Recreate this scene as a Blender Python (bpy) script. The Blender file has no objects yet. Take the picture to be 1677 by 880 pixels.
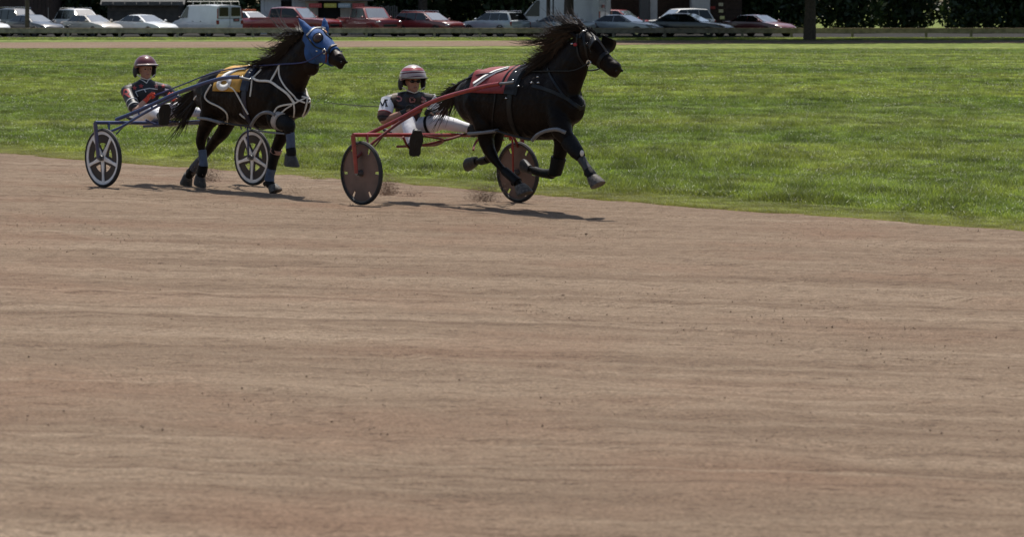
import bpy, bmesh, math, random
import numpy as np
from mathutils import Vector, Matrix
from mathutils.bvhtree import BVHTree

random.seed(7)
RNG = np.random.default_rng(7)
SC = bpy.context.scene
COL = SC.collection

# ------------------------------------------------------------------ camera, sky, sun, exposure
F, PX, YH, H = 4600.0, 600.0, 1.0, 2.31          # focal length and principal point in photo pixels, eye height
cam_d = bpy.data.cameras.new('camera'); cam = bpy.data.objects.new('camera', cam_d); COL.objects.link(cam)
cam_d.sensor_width = 36.0; cam_d.lens = F / 1677.0 * 36.0
cam_d.shift_x = (838.5 - PX) / 1677.0; cam_d.shift_y = -(440.0 - YH) / 1677.0
cam_d.clip_start = 0.5; cam_d.clip_end = 6000.0
cam.location = (0, 0, H); cam.rotation_euler = (math.pi / 2, 0, 0)
cam_d.dof.use_dof = True; cam_d.dof.focus_distance = 32.5; cam_d.dof.aperture_fstop = 6.3
SC.camera = cam

SUN_EL = math.radians(64.0)
SUN_AZ = (0.10, 0.995)                            # horizontal direction towards the sun: high behind the parked cars
world = bpy.data.worlds.new('World'); SC.world = world; world.use_nodes = True
wn = world.node_tree.nodes; wl = world.node_tree.links; wn.clear()
wo = wn.new('ShaderNodeOutputWorld'); wb = wn.new('ShaderNodeBackground'); ws = wn.new('ShaderNodeTexSky')
ws.sky_type = 'NISHITA'; ws.sun_disc = False; ws.sun_elevation = SUN_EL
ws.sun_rotation = math.atan2(SUN_AZ[0], SUN_AZ[1]); ws.air_density = 1.2; ws.dust_density = 2.0
wb.inputs['Strength'].default_value = 0.088
wl.new(ws.outputs['Color'], wb.inputs['Color']); wl.new(wb.outputs['Background'], wo.inputs['Surface'])
sun_d = bpy.data.lights.new('sun', 'SUN'); sun = bpy.data.objects.new('sun', sun_d); COL.objects.link(sun)
sun_d.energy = 4.2; sun_d.angle = math.radians(0.55); sun_d.color = (1.0, 0.95, 0.87)
sdir = Vector((SUN_AZ[0] * math.cos(SUN_EL), SUN_AZ[1] * math.cos(SUN_EL), math.sin(SUN_EL))).normalized()
sun.rotation_euler = sdir.to_track_quat('Z', 'Y').to_euler(); sun.location = (20, -20, 60)
SC.view_settings.view_transform = 'Standard'; SC.view_settings.look = 'None'
SC.view_settings.exposure = 0.30; SC.view_settings.gamma = 1.0; SC.view_settings.use_curve_mapping = False
SC.render.engine = 'CYCLES'
SC.cycles.max_bounces = 6; SC.cycles.transparent_max_bounces = 8
SC.cycles.use_denoising = True

# ------------------------------------------------------------------ materials
MATS = {}
def new_mat(name):
    m = bpy.data.materials.new(name); m.use_nodes = True
    b = m.node_tree.nodes['Principled BSDF']
    return m, m.node_tree.nodes, m.node_tree.links, b
def mat(name, col, rough=0.5, metal=0.0, var=0.12, scale=14.0, bump=0.0, bscale=120.0, coat=0.0, tint=None, spec=0.5):
    """plain procedural material: base colour broken up by noise, optional fine relief"""
    if name in MATS: return MATS[name]
    m, N, L, b = new_mat(name)
    tc = N.new('ShaderNodeTexCoord')
    no = N.new('ShaderNodeTexNoise'); no.inputs['Scale'].default_value = scale; no.inputs['Detail'].default_value = 4.0
    L.new(tc.outputs['Object'], no.inputs['Vector'])
    mix = N.new('ShaderNodeMix'); mix.data_type = 'RGBA'
    c2 = tint if tint else tuple(min(1, c * (1 + var)) for c in col)
    mix.inputs['A'].default_value = (*[c * (1 - var) for c in col], 1); mix.inputs['B'].default_value = (*c2, 1)
    rp = N.new('ShaderNodeMapRange'); rp.inputs['From Min'].default_value = 0.35; rp.inputs['From Max'].default_value = 0.65
    L.new(no.outputs['Fac'], rp.inputs['Value']); L.new(rp.outputs['Result'], mix.inputs['Factor'])
    L.new(mix.outputs['Result'], b.inputs['Base Color'])
    b.inputs['Roughness'].default_value = rough; b.inputs['Metallic'].default_value = metal
    b.inputs['Coat Weight'].default_value = coat; b.inputs['Coat Roughness'].default_value = 0.06
    b.inputs['Specular IOR Level'].default_value = spec
    if bump:
        n2 = N.new('ShaderNodeTexNoise'); n2.inputs['Scale'].default_value = bscale; n2.inputs['Detail'].default_value = 3.0
        L.new(tc.outputs['Object'], n2.inputs['Vector'])
        bp = N.new('ShaderNodeBump'); bp.inputs['Strength'].default_value = bump; bp.inputs['Distance'].default_value = 0.01
        L.new(n2.outputs['Fac'], bp.inputs['Height']); L.new(bp.outputs['Normal'], b.inputs['Normal'])
    MATS[name] = m
    return m

# ------------------------------------------------------------------ mesh helpers
def link(o, parent=None):
    COL.objects.link(o)
    if parent is not None: o.parent = parent
    return o
def tag(o, label=None, cat=None, group=None, kind=None):
    if label: o['label'] = label
    if cat: o['category'] = cat
    if group: o['group'] = group
    if kind: o['kind'] = kind
    return o
def empty(name, loc, rz=0.0):
    o = bpy.data.objects.new(name, None); link(o); o.location = loc; o.rotation_euler = (0, 0, rz)
    o.empty_display_size = 0.2
    return o
def root_loc(parent):
    p = Vector((0, 0, 0))
    while parent is not None:
        p += parent.location; parent = parent.parent
    return p
class MB:
    """collects vertices and faces; build() links them as ONE mesh object"""
    def __init__(s): s.v = []; s.f = []
    def add(s, vs, fs):
        k = len(s.v); s.v += [Vector(p) for p in vs]; s.f += [tuple(i + k for i in f) for f in fs]; return s
    def box(s, c, size, rot=None):
        c = Vector(c); hx, hy, hz = [q / 2 for q in size]
        vs = [Vector((x, y, z)) for x in (-hx, hx) for y in (-hy, hy) for z in (-hz, hz)]
        if rot is not None: vs = [rot @ q for q in vs]
        return s.add([c + q for q in vs], [(0, 1, 3, 2), (4, 6, 7, 5), (0, 4, 5, 1), (2, 3, 7, 6), (0, 2, 6, 4), (1, 5, 7, 3)])
    def tube(s, pts, rad, n=8, side=None, sub=0, rounded=False):
        if not isinstance(rad, (list, tuple)): rad = [rad] * len(pts)
        rad = [(r, r) if not isinstance(r, (list, tuple)) else r for r in rad]
        pts = [Vector(p) for p in pts]
        if sub and len(pts) > 2: pts, rad = spline(pts, rad, sub)
        m = len(pts)
        T = [(pts[min(i + 1, m - 1)] - pts[max(i - 1, 0)]).normalized() for i in range(m)]
        if side is not None: sv = Vector(side)
        else:
            sv = Vector((0, 0, 1)) if abs(T[0].z) < 0.8 else Vector((1, 0, 0))
            sv = T[0].cross(sv).normalized()
        rings = []
        for i in range(m):
            if side is None and i: sv = sv - T[i] * sv.dot(T[i])
            Nn = T[i].cross(sv)
            if Nn.length < 1e-6: Nn = T[i].orthogonal()
            Nn.normalize(); S = Nn.cross(T[i]).normalized()
            if side is None: sv = S
            rings.append((pts[i], Nn, S, rad[i]))
        if rounded:
            def cap(ring, t, sgn):
                p, Nn, S, r = ring; q = min(r)
                return [(p + t * sgn * q * 0.5, Nn, S, (r[0] * 0.87, r[1] * 0.87)), (p + t * sgn * q * 0.87, Nn, S, (r[0] * 0.5, r[1] * 0.5))]
            a = cap(rings[0], T[0], -1); b = cap(rings[-1], T[-1], 1)
            rings = [a[1], a[0]] + rings + b
        vs = []; fs = []
        for p, Nn, S, r in rings:
            for k in range(n):
                an = 2 * math.pi * k / n
                vs.append(p + Nn * (r[0] * math.cos(an)) + S * (r[1] * math.sin(an)))
        for i in range(len(rings) - 1):
            for k in range(n):
                fs.append((i * n + k, i * n + (k + 1) % n, (i + 1) * n + (k + 1) % n, (i + 1) * n + k))
        fs.append(tuple(range(n))[::-1]); fs.append(tuple((len(rings) - 1) * n + k for k in range(n)))
        return s.add(vs, fs)
    def ell(s, c, ax, n=14, m=9):
        c = Vector(c); ax = [Vector(a) for a in ax]; vs = [c + ax[2]]; fs = []
        for j in range(1, m):
            th = math.pi * j / m
            for k in range(n):
                ph = 2 * math.pi * k / n
                vs.append(c + ax[0] * (math.sin(th) * math.cos(ph)) + ax[1] * (math.sin(th) * math.sin(ph)) + ax[2] * math.cos(th))
        vs.append(c - ax[2])
        for k in range(n): fs.append((0, 1 + k, 1 + (k + 1) % n))
        for j in range(m - 2):
            for k in range(n):
                fs.append((1 + j * n + k, 1 + (j + 1) * n + k, 1 + (j + 1) * n + (k + 1) % n, 1 + j * n + (k + 1) % n))
        e = len(vs) - 1
        for k in range(n): fs.append((e, 1 + (m - 2) * n + (k + 1) % n, 1 + (m - 2) * n + k))
        return s.add(vs, fs)
    def ring(s, c, axis, r0, r1, hw, n=40, rr=None):
        """flat-sided ring (rim, tyre) round an axis; rr rounds the outside"""
        c = Vector(c); ax = Vector(axis).normalized(); e1 = ax.orthogonal().normalized(); e2 = ax.cross(e1)
        prof = [(r0, -hw), (r1 - (rr or 0), -hw), (r1, -hw * (0.4 if rr else 1)), (r1, hw * (0.4 if rr else 1)), (r1 - (rr or 0), hw), (r0, hw)]
        vs = []; fs = []; q = len(prof)
        for k in range(n):
            an = 2 * math.pi * k / n; d = e1 * math.cos(an) + e2 * math.sin(an)
            for r, z in prof: vs.append(c + d * r + ax * z)
        for k in range(n):
            for j in range(q):
                fs.append((k * q + j, k * q + (j + 1) % q, ((k + 1) % n) * q + (j + 1) % q, ((k + 1) % n) * q + j))
        return s.add(vs, fs)
    def mesh(s, name, base=Vector((0, 0, 0))):
        me = bpy.data.meshes.new(name); me.from_pydata([tuple(p - base) for p in s.v], [], s.f); me.update()
        bm = bmesh.new(); bm.from_mesh(me); bmesh.ops.recalc_face_normals(bm, faces=bm.faces); bm.to_mesh(me); bm.free()
        return me
    def build(s, name, m, parent=None, smooth=40, bevel=0, local=False):
        me = s.mesh(name, Vector((0, 0, 0)) if local else root_loc(parent))
        me.materials.append(m)
        if smooth:
            me.polygons.foreach_set('use_smooth', [True] * len(me.polygons)); me.set_sharp_from_angle(angle=math.radians(smooth))
        o = link(bpy.data.objects.new(name, me), parent)
        if bevel:
            md = o.modifiers.new('bevel', 'BEVEL'); md.width = bevel; md.segments = 2; md.limit_method = 'ANGLE'; md.angle_limit = math.radians(35)
        return o
def spline(pts, rad, sub):
    P = [pts[0] * 2 - pts[1]] + list(pts) + [pts[-1] * 2 - pts[-2]]
    R = [rad[0]] + list(rad) + [rad[-1]]
    op = []; orr = []
    for i in range(1, len(P) - 2):
        for k in range(sub):
            t = k / sub; t2 = t * t; t3 = t2 * t
            op.append(0.5 * ((2 * P[i]) + (P[i + 1] - P[i - 1]) * t + (2 * P[i - 1] - 5 * P[i] + 4 * P[i + 1] - P[i + 2]) * t2 + (3 * P[i] - P[i - 1] - 3 * P[i + 1] + P[i + 2]) * t3))
            s = t * t * (3 - 2 * t)
            orr.append(tuple(a + (b - a) * s for a, b in zip(R[i], R[i + 1])))
    op.append(pts[-1]); orr.append(rad[-1])
    return op, orr
def remesh(mb, voxel, smooth=4, name='tmp'):
    """one continuous surface round all the overlapping volumes of mb"""
    me = mb.mesh(name); o = bpy.data.objects.new(name, me); COL.objects.link(o)
    md = o.modifiers.new('r', 'REMESH'); md.mode = 'VOXEL'; md.voxel_size = voxel
    if smooth:
        sm = o.modifiers.new('s', 'SMOOTH'); sm.iterations = smooth; sm.factor = 0.5
    dg = bpy.context.evaluated_depsgraph_get()
    out = bpy.data.meshes.new_from_object(o.evaluated_get(dg), depsgraph=dg)
    bpy.data.objects.remove(o); bpy.data.meshes.remove(me)
    out.materials.clear()
    return out
def put_mesh(me, name, m, parent):
    b = root_loc(parent)
    me.transform(Matrix.Translation(-b)); me.materials.append(m)
    me.polygons.foreach_set('use_smooth', [True] * len(me.polygons)); me.name = name
    return link(bpy.data.objects.new(name, me), parent)
def bvh_of(me):
    return BVHTree.FromPolygons([v.co.copy() for v in me.vertices], [tuple(p.vertices) for p in me.polygons])

# ------------------------------------------------------------------ photo pixel -> place
CAM = Vector((0, 0, H))
def ray(px, py): return Vector(((px - PX) / F, 1.0, -(py - YH) / F))
TH = math.radians(50.0)
HX, HY = math.cos(TH), -math.sin(TH)          # running direction of the track
AX, AY = math.sin(TH), math.cos(TH)           # across the track, towards the infield
D0 = F * H / 335.0
BANK = 0.035; EDGE = 4.3; ZI = -BANK * EDGE   # banked turn: the inside edge lies lower
def lat(x, y): return x * AX + (y - D0) * AY + 0.042
def lon(x, y): return x * HX + (y - D0) * HY
def from_uv(u, v): return (u * HX + (v - 0.042) * AX, D0 + u * HY + (v - 0.042) * AY)
def on_track(px, py):
    r = ray(px, py); c0 = -0.0; k = r.x * AX + AY
    # H + t rz = -BANK (t k - D0 AY + .042)
    t = (H + BANK * (-D0 * AY + 0.042)) / (-r.z - BANK * k)
    return CAM + r * t
def on_flat(px, py, z=ZI):
    r = ray(px, py); return CAM + r * ((z - H) / r.z)
def at(px, py, d):
    return CAM + ray(px, py) * d

# ================================================================== SETTING
def pos_nodes(N, L, rot=0.0, scale=(1, 1, 1)):
    g = N.new('ShaderNodeNewGeometry'); mp = N.new('ShaderNodeMapping')
    mp.vector_type = 'TEXTURE' if False else 'POINT'
    mp.inputs['Rotation'].default_value = (0, 0, rot); mp.inputs['Scale'].default_value = scale
    L.new(g.outputs['Position'], mp.inputs['Vector']); return mp.outputs['Vector'], g
def noise(N, L, vec, scale, detail=4.0, rough=0.55):
    n = N.new('ShaderNodeTexNoise'); n.inputs['Scale'].default_value = scale; n.inputs['Detail'].default_value = detail
    n.inputs['Roughness'].default_value = rough; L.new(vec, n.inputs['Vector']); return n.outputs['Fac']
def ramp(N, L, fac, stops):
    r = N.new('ShaderNodeValToRGB'); e = r.color_ramp.elements
    while len(e) < len(stops): e.new(0.5)
    for k, (p, c) in enumerate(stops): e[k].position = p; e[k].color = (*c, 1)
    L.new(fac, r.inputs['Fac']); return r.outputs['Color']
def mixc(N, L, f, a, b, mode='MIX'):
    m = N.new('ShaderNodeMix'); m.data_type = 'RGBA'; m.blend_type = mode
    if isinstance(f, float): m.inputs['Factor'].default_value = f
    else: L.new(f, m.inputs['Factor'])
    for s, x in (('A', a), ('B', b)):
        if isinstance(x, tuple): m.inputs[s].default_value = (*x, 1)
        else: L.new(x, m.inputs[s])
    return m.outputs['Result']
def maprange(N, L, v, a, b, c=0.0, d=1.0):
    m = N.new('ShaderNodeMapRange'); L.new(v, m.inputs['Value'])
    for k, x in zip(('From Min', 'From Max', 'To Min', 'To Max'), (a, b, c, d)): m.inputs[k].default_value = x
    return m.outputs['Result']

def dirt_material():
    m, N, L, b = new_mat('harrowed_dirt')
    # streaks run along the track
    vs, g = pos_nodes(N, L, TH, (0.07, 1.3, 1)); vm, _ = pos_nodes(N, L, TH, (0.30, 4.5, 1)); vf, _ = pos_nodes(N, L, TH, (4, 14, 8))
    vg, _ = pos_nodes(N, L, 0.0, (1, 1, 1))
    s1 = noise(N, L, vs, 1.0, 5.0, 0.6); s2 = noise(N, L, vm, 1.0, 5.0, 0.65); s3 = noise(N, L, vf, 2.0, 4.0, 0.7)
    s4 = noise(N, L, vg, 55.0, 3.0, 0.7); s5 = noise(N, L, vg, 0.5, 3.0, 0.5)
    c1 = ramp(N, L, s1, [(0.30, (0.150, 0.102, 0.072)), (0.5, (0.232, 0.170, 0.124)), (0.70, (0.325, 0.252, 0.190))])
    c2 = ramp(N, L, s2, [(0.28, (0.105, 0.068, 0.047)), (0.5, (0.230, 0.167, 0.121)), (0.72, (0.335, 0.260, 0.196))])
    c = mixc(N, L, 0.5, c1, c2)
    red = maprange(N, L, s5, 0.5, 0.7, 0.0, 0.55)
    c = mixc(N, L, red, c, (0.215, 0.130, 0.090))
    f = maprange(N, L, s3, 0.32, 0.49, 0.9, 0.0); c = mixc(N, L, f, c, (0.100, 0.064, 0.045))
    vl, _ = pos_nodes(N, L, TH, (0.012, 5.5, 1)); s6 = noise(N, L, vl, 1.0, 2.0, 0.5)
    ln = maprange(N, L, s6, 0.64, 0.74, 0.0, 0.35); c = mixc(N, L, ln, c, (0.36, 0.285, 0.215))
    ld = maprange(N, L, s6, 0.36, 0.30, 0.0, 0.5); c = mixc(N, L, ld, c, (0.125, 0.082, 0.058))
    gr = maprange(N, L, s4, 0.30, 0.70, 0.55, 1.42); c = mixc(N, L, 1.0, c, gr, 'MULTIPLY'); c = mixc(N, L, 1.0, c, (0.93, 0.91, 0.855), 'MULTIPLY')
    L.new(c, b.inputs['Base Color']); b.inputs['Roughness'].default_value = 0.95; b.inputs['Specular IOR Level'].default_value = 0.15
    bp = N.new('ShaderNodeBump'); bp.inputs['Strength'].default_value = 0.9; bp.inputs['Distance'].default_value = 0.02
    ad = N.new('ShaderNodeMath'); ad.operation = 'ADD'; L.new(s4, ad.inputs[0]); L.new(s3, ad.inputs[1])
    L.new(ad.outputs[0], bp.inputs['Height']); L.new(bp.outputs['Normal'], b.inputs['Normal'])
    return m
DIRT = dirt_material()
def grass_colour(N, L, dry=0.0):
    """mown bands across the infield, patches, thin yellow grass by the track"""
    v, g = pos_nodes(N, L, math.radians(1.5), (0.012, 0.085, 0.1))
    band = noise(N, L, v, 1.0, 2.0, 0.5)
    vp, _ = pos_nodes(N, L, 0.0, (0.35, 0.35, 0.35)); patch = noise(N, L, vp, 1.0, 4.0, 0.6)
    vq, _ = pos_nodes(N, L, 0.0, (1, 1, 1)); fine = noise(N, L, vq, 3.0, 3.0, 0.6)
    c = ramp(N, L, band, [(0.36, (0.120, 0.165, 0.038)), (0.47, (0.185, 0.225, 0.055)), (0.57, (0.310, 0.310, 0.098)), (0.70, (0.215, 0.245, 0.064))])
    c2 = ramp(N, L, patch, [(0.30, (0.118, 0.168, 0.036)), (0.52, (0.200, 0.234, 0.058)), (0.72, (0.325, 0.305, 0.108))])
    c = mixc(N, L, 0.5, c, c2)
    f = maprange(N, L, fine, 0.3, 0.7, 0.55, 1.42); c = mixc(N, L, 1.0, c, f, 'MULTIPLY')
    vr, _ = pos_nodes(N, L, 0.0, (1.4, 0.55, 1)); mot = noise(N, L, vr, 1.0, 3.0, 0.6); f2 = maprange(N, L, mot, 0.35, 0.65, 0.62, 1.20); c = mixc(N, L, 1.0, c, f2, 'MULTIPLY'); c = mixc(N, L, 1.0, c, (0.90, 0.97, 0.92), 'MULTIPLY')
    # the margin by the track is worn and dry
    sx = N.new('ShaderNodeVectorMath'); sx.operation = 'DOT_PRODUCT'; L.new(g.outputs['Position'], sx.inputs[0]); sx.inputs[1].default_value = (AX, AY, 0)
    wv = N.new('ShaderNodeMath'); wv.operation = 'MULTIPLY_ADD'; L.new(patch, wv.inputs[0]); wv.inputs[1].default_value = 2.4
    L.new(sx.outputs['Value'], wv.inputs[2])
    base = D0 * AY - 0.042 + EDGE + 1.2
    d = maprange(N, L, wv.outputs[0], base - 0.3, base + 1.9, 0.7, 0.0)
    c = mixc(N, L, d, c, (0.27, 0.245, 0.090))
    return c, wv.outputs[0], base
def turf_material():
    m, N, L, b = new_mat('infield_turf')
    c, w, base = grass_colour(N, L)
    e = maprange(N, L, w, base - 0.2, base + 1.5, 1.0, 0.0)
    c = mixc(N, L, 1.0, c, (0.80, 0.80, 0.74), 'MULTIPLY')
    c = mixc(N, L, e, c, (0.245, 0.180, 0.122))
    L.new(c, b.inputs['Base Color']); b.inputs['Roughness'].default_value = 0.9; b.inputs['Specular IOR Level'].default_value = 0.1
    return m
def blade_material():
    m, N, L, b = new_mat('grass_blade')
    c, w, base = grass_colour(N, L)
    oi = N.new('ShaderNodeObjectInfo'); rv = maprange(N, L, oi.outputs['Random'], 0, 1, 0.62, 1.38)
    c = mixc(N, L, 1.0, c, rv, 'MULTIPLY')
    L.new(c, b.inputs['Base Color']); b.inputs['Roughness'].default_value = 0.48; b.inputs['Specular IOR Level'].default_value = 0.42
    tr = N.new('ShaderNodeBsdfTranslucent'); mx = N.new('ShaderNodeMixShader'); mx.inputs[0].default_value = 0.45
    cc = mixc(N, L, 1.0, c, (1.25, 1.3, 0.7), 'MULTIPLY'); L.new(cc, tr.inputs['Color'])
    L.new(b.outputs[0], mx.inputs[1]); L.new(tr.outputs[0], mx.inputs[2])
    L.new(mx.outputs[0], N['Material Output'].inputs['Surface'])
    return m
TURF, BLADE = turf_material(), blade_material()

def grid_mesh(name, X, Y, Z, m, smooth=True):
    nv, nu = X.shape
    co = np.stack([X, Y, Z], -1).reshape(-1, 3)
    idx = np.arange(nv * nu).reshape(nv, nu)
    q = np.stack([idx[:-1, :-1], idx[:-1, 1:], idx[1:, 1:], idx[1:, :-1]], -1).reshape(-1, 4)
    me = bpy.data.meshes.new(name); me.vertices.add(len(co)); me.vertices.foreach_set('co', co.ravel())
    me.loops.add(q.size); me.loops.foreach_set('vertex_index', q.ravel().astype(np.int32))
    me.polygons.add(len(q)); me.polygons.foreach_set('loop_start', np.arange(0, q.size, 4, dtype=np.int32))
    me.update(calc_edges=True); me.validate()
    me.polygons.foreach_set('use_smooth', [smooth] * len(me.polygons))
    me.materials.append(m); o = bpy.data.objects.new(name, me); COL.objects.link(o); return o
def vnoise(x, y, seed):
    r = np.random.default_rng(seed); t = r.random((64, 64))
    xi = np.floor(x).astype(int); yi = np.floor(y).astype(int); fx = x - xi; fy = y - yi
    fx = fx * fx * (3 - 2 * fx); fy = fy * fy * (3 - 2 * fy)
    g = lambda a, b: t[a % 64, b % 64]
    return (g(xi, yi) * (1 - fx) + g(xi + 1, yi) * fx) * (1 - fy) + (g(xi, yi + 1) * (1 - fx) + g(xi + 1, yi + 1) * fx) * fy - 0.5
def build_track():
    us = np.arange(-26, 26.01, 0.10); vs = np.concatenate([np.arange(-24, -8, 0.10), np.arange(-8, EDGE + 0.31, 0.06)])
    U, V = np.meshgrid(us, vs)
    X = U * HX + (V - 0.042) * AX; Y = D0 + U * HY + (V - 0.042) * AY
    Z = -BANK * V
    Z = Z + 0.020 * vnoise(U * 0.25, V * 2.2, 1) + 0.012 * vnoise(U * 0.7, V * 6, 2) + 0.020 * vnoise(U * 2.6, V * 7, 3) + 0.012 * vnoise(U * 8, V * 15, 4)
    Z -= 0.03 * np.clip((V - EDGE + 0.02) / 0.3, 0, 1)
    o = grid_mesh('race_track', X, Y, Z, DIRT); tag(o, kind='structure')
build_track()
def build_infield():
    # one sheet from the ragged inner edge of the track to the horizon
    us = np.concatenate([np.linspace(-900, -60, 15), np.arange(-50, 50, 0.2), np.linspace(60, 900, 15)])
    w = EDGE + 0.03 + 0.22 * vnoise(us * 0.9, us * 0, 11) + 0.12 * vnoise(us * 3.1, us * 0, 12)
    offs = np.array([0, 0.1, 0.25, 0.5, 1, 2, 4, 8, 16, 40, 100, 250, 600, 2200.0])
    U = np.repeat(us[None, :], len(offs), 0); V = w[None, :] + offs[:, None]
    X = U * HX + (V - 0.042) * AX; Y = D0 + U * HY + (V - 0.042) * AY
    Z = np.full_like(X, ZI - 0.002)
    Z[0] -= 0.02
    Z[1:8] += 0.012 * vnoise(X[1:8] * 2, Y[1:8] * 2, 5)
    o = grid_mesh('infield_ground', X, Y, Z, TURF); tag(o, kind='structure')
build_infield()
def sheet(name, pts, z, m):
    mb = MB(); mb.add([(x, y, z) for x, y in pts], [tuple(range(len(pts)))]); o = mb.build(name, m, smooth=0); tag(o, kind='structure'); return o
def flat_strip(name, near, far, z, m):
    mb = MB(); n = len(near)
    vs = [(*on_flat(px, py, ZI).xy, z) for px, py in near] + [(*on_flat(px, py, ZI).xy, z) for px, py in far]
    mb.add(vs, [(i, i + 1, n + i + 1, n + i) for i in range(n - 1)]); o = mb.build(name, m, smooth=0); tag(o, kind='structure'); return o
flat_strip('far_track', [(-200, 79.5), (0, 79), (300, 78), (560, 77), (860, 74.8), (1200, 71), (1500, 70.5), (1900, 70)],
           [(-200, 69.5), (0, 69.3), (300, 68.2), (560, 67.2), (860, 66.4), (1200, 66), (1500, 66), (1900, 66)], ZI + 0.012, DIRT)
ASPH = mat('parking_asphalt', (0.040, 0.039, 0.037), 0.95, var=0.25, scale=2.0, spec=0.05)  # dark asphalt, its tone lowered further for shade below rail and cars
sheet('parking_lot', [(-70, 190.5), (110, 190.5), (110, 214), (-70, 214)], ZI + 0.010, ASPH)

# ---- grass: small turf tiles of blades, set over the infield by geometry nodes
def tile(name, size, count, hmin, hmax, w, seed, lean=1.25):
    r = np.random.default_rng(seed)
    n = count; p = np.clip(r.normal(0, 0.31, (n, 2)), -.8, .8) * size; hgt = hmin + (hmax - hmin) * r.random(n) ** 1.6; a = r.random(n) * 6.283
    l = lean * hgt * (0.25 + r.random(n)); la = r.random(n) * 6.283; ww = w * (0.6 + 0.8 * r.random(n))
    v = np.zeros((n, 5, 3)); cx, sx = np.cos(a) * ww / 2, np.sin(a) * ww / 2
    ld = np.stack([np.cos(la) * l, np.sin(la) * l], -1)
    v[:, 0, 0] = p[:, 0] - cx; v[:, 0, 1] = p[:, 1] - sx; v[:, 1, 0] = p[:, 0] + cx; v[:, 1, 1] = p[:, 1] + sx
    mid = p + ld * 0.35
    v[:, 2, :2] = mid + np.stack([cx, sx], -1) * 0.8; v[:, 3, :2] = mid - np.stack([cx, sx], -1) * 0.8; v[:, 2:4, 2] = (hgt * 0.62)[:, None]
    v[:, 4, :2] = p + ld; v[:, 4, 2] = hgt; v[:, :2, 2] = -0.01
    fs = []
    for i in range(n): k = i * 5; fs += [(k, k + 1, k + 2, k + 3), (k + 3, k + 2, k + 4)]
    me = bpy.data.meshes.new(name); me.from_pydata(v.reshape(-1, 3).tolist(), [], fs); me.update(); me.materials.append(BLADE)
    return bpy.data.objects.new(name, me)
def scatter(name, pts, rots, scales, idx, sources, m=None, label=None, cat=None):
    c = bpy.data.collections.new(name + '_source')
    for s in sources: c.objects.link(s)
    me = bpy.data.meshes.new(name); me.vertices.add(len(pts)); me.vertices.foreach_set('co', np.asarray(pts, dtype=np.float32).ravel())
    for nm, arr, ty in (('rz', rots, 'FLOAT'), ('sc', scales, 'FLOAT'), ('ix', idx, 'INT')):
        at_ = me.attributes.new(nm, ty, 'POINT'); at_.data.foreach_set('value', np.asarray(arr, dtype=np.float32 if ty == 'FLOAT' else np.int32))
    me.update()
    o = bpy.data.objects.new(name, me); COL.objects.link(o)
    g = bpy.data.node_groups.new(name, 'GeometryNodeTree')
    g.interface.new_socket('Geometry', in_out='INPUT', socket_type='NodeSocketGeometry'); g.interface.new_socket('Geometry', in_out='OUTPUT', socket_type='NodeSocketGeometry')
    N, L = g.nodes, g.links
    gi = N.new('NodeGroupInput'); go = N.new('NodeGroupOutput'); ip = N.new('GeometryNodeInstanceOnPoints'); ci = N.new('GeometryNodeCollectionInfo')
    ci.inputs['Collection'].default_value = c; ci.inputs['Separate Children'].default_value = True; ci.inputs['Reset Children'].default_value = True
    def attr(nm, ty):
        a = N.new('GeometryNodeInputNamedAttribute'); a.data_type = ty; a.inputs['Name'].default_value = nm; return a.outputs['Attribute']
    cx = N.new('ShaderNodeCombineXYZ'); L.new(attr('rz', 'FLOAT'), cx.inputs['Z'])
    er = N.new('FunctionNodeEulerToRotation'); L.new(cx.outputs[0], er.inputs[0])
    L.new(gi.outputs[0], ip.inputs['Points']); L.new(ci.outputs[0], ip.inputs['Instance']); ip.inputs['Pick Instance'].default_value = True
    L.new(attr('ix', 'INT'), ip.inputs['Instance Index']); L.new(er.outputs[0], ip.inputs['Rotation']); L.new(attr('sc', 'FLOAT'), ip.inputs['Scale'])
    L.new(ip.outputs[0], go.inputs[0])
    md = o.modifiers.new('scatter', 'NODES'); md.node_group = g
    tag(o, label, cat, kind='stuff'); return o
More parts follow.
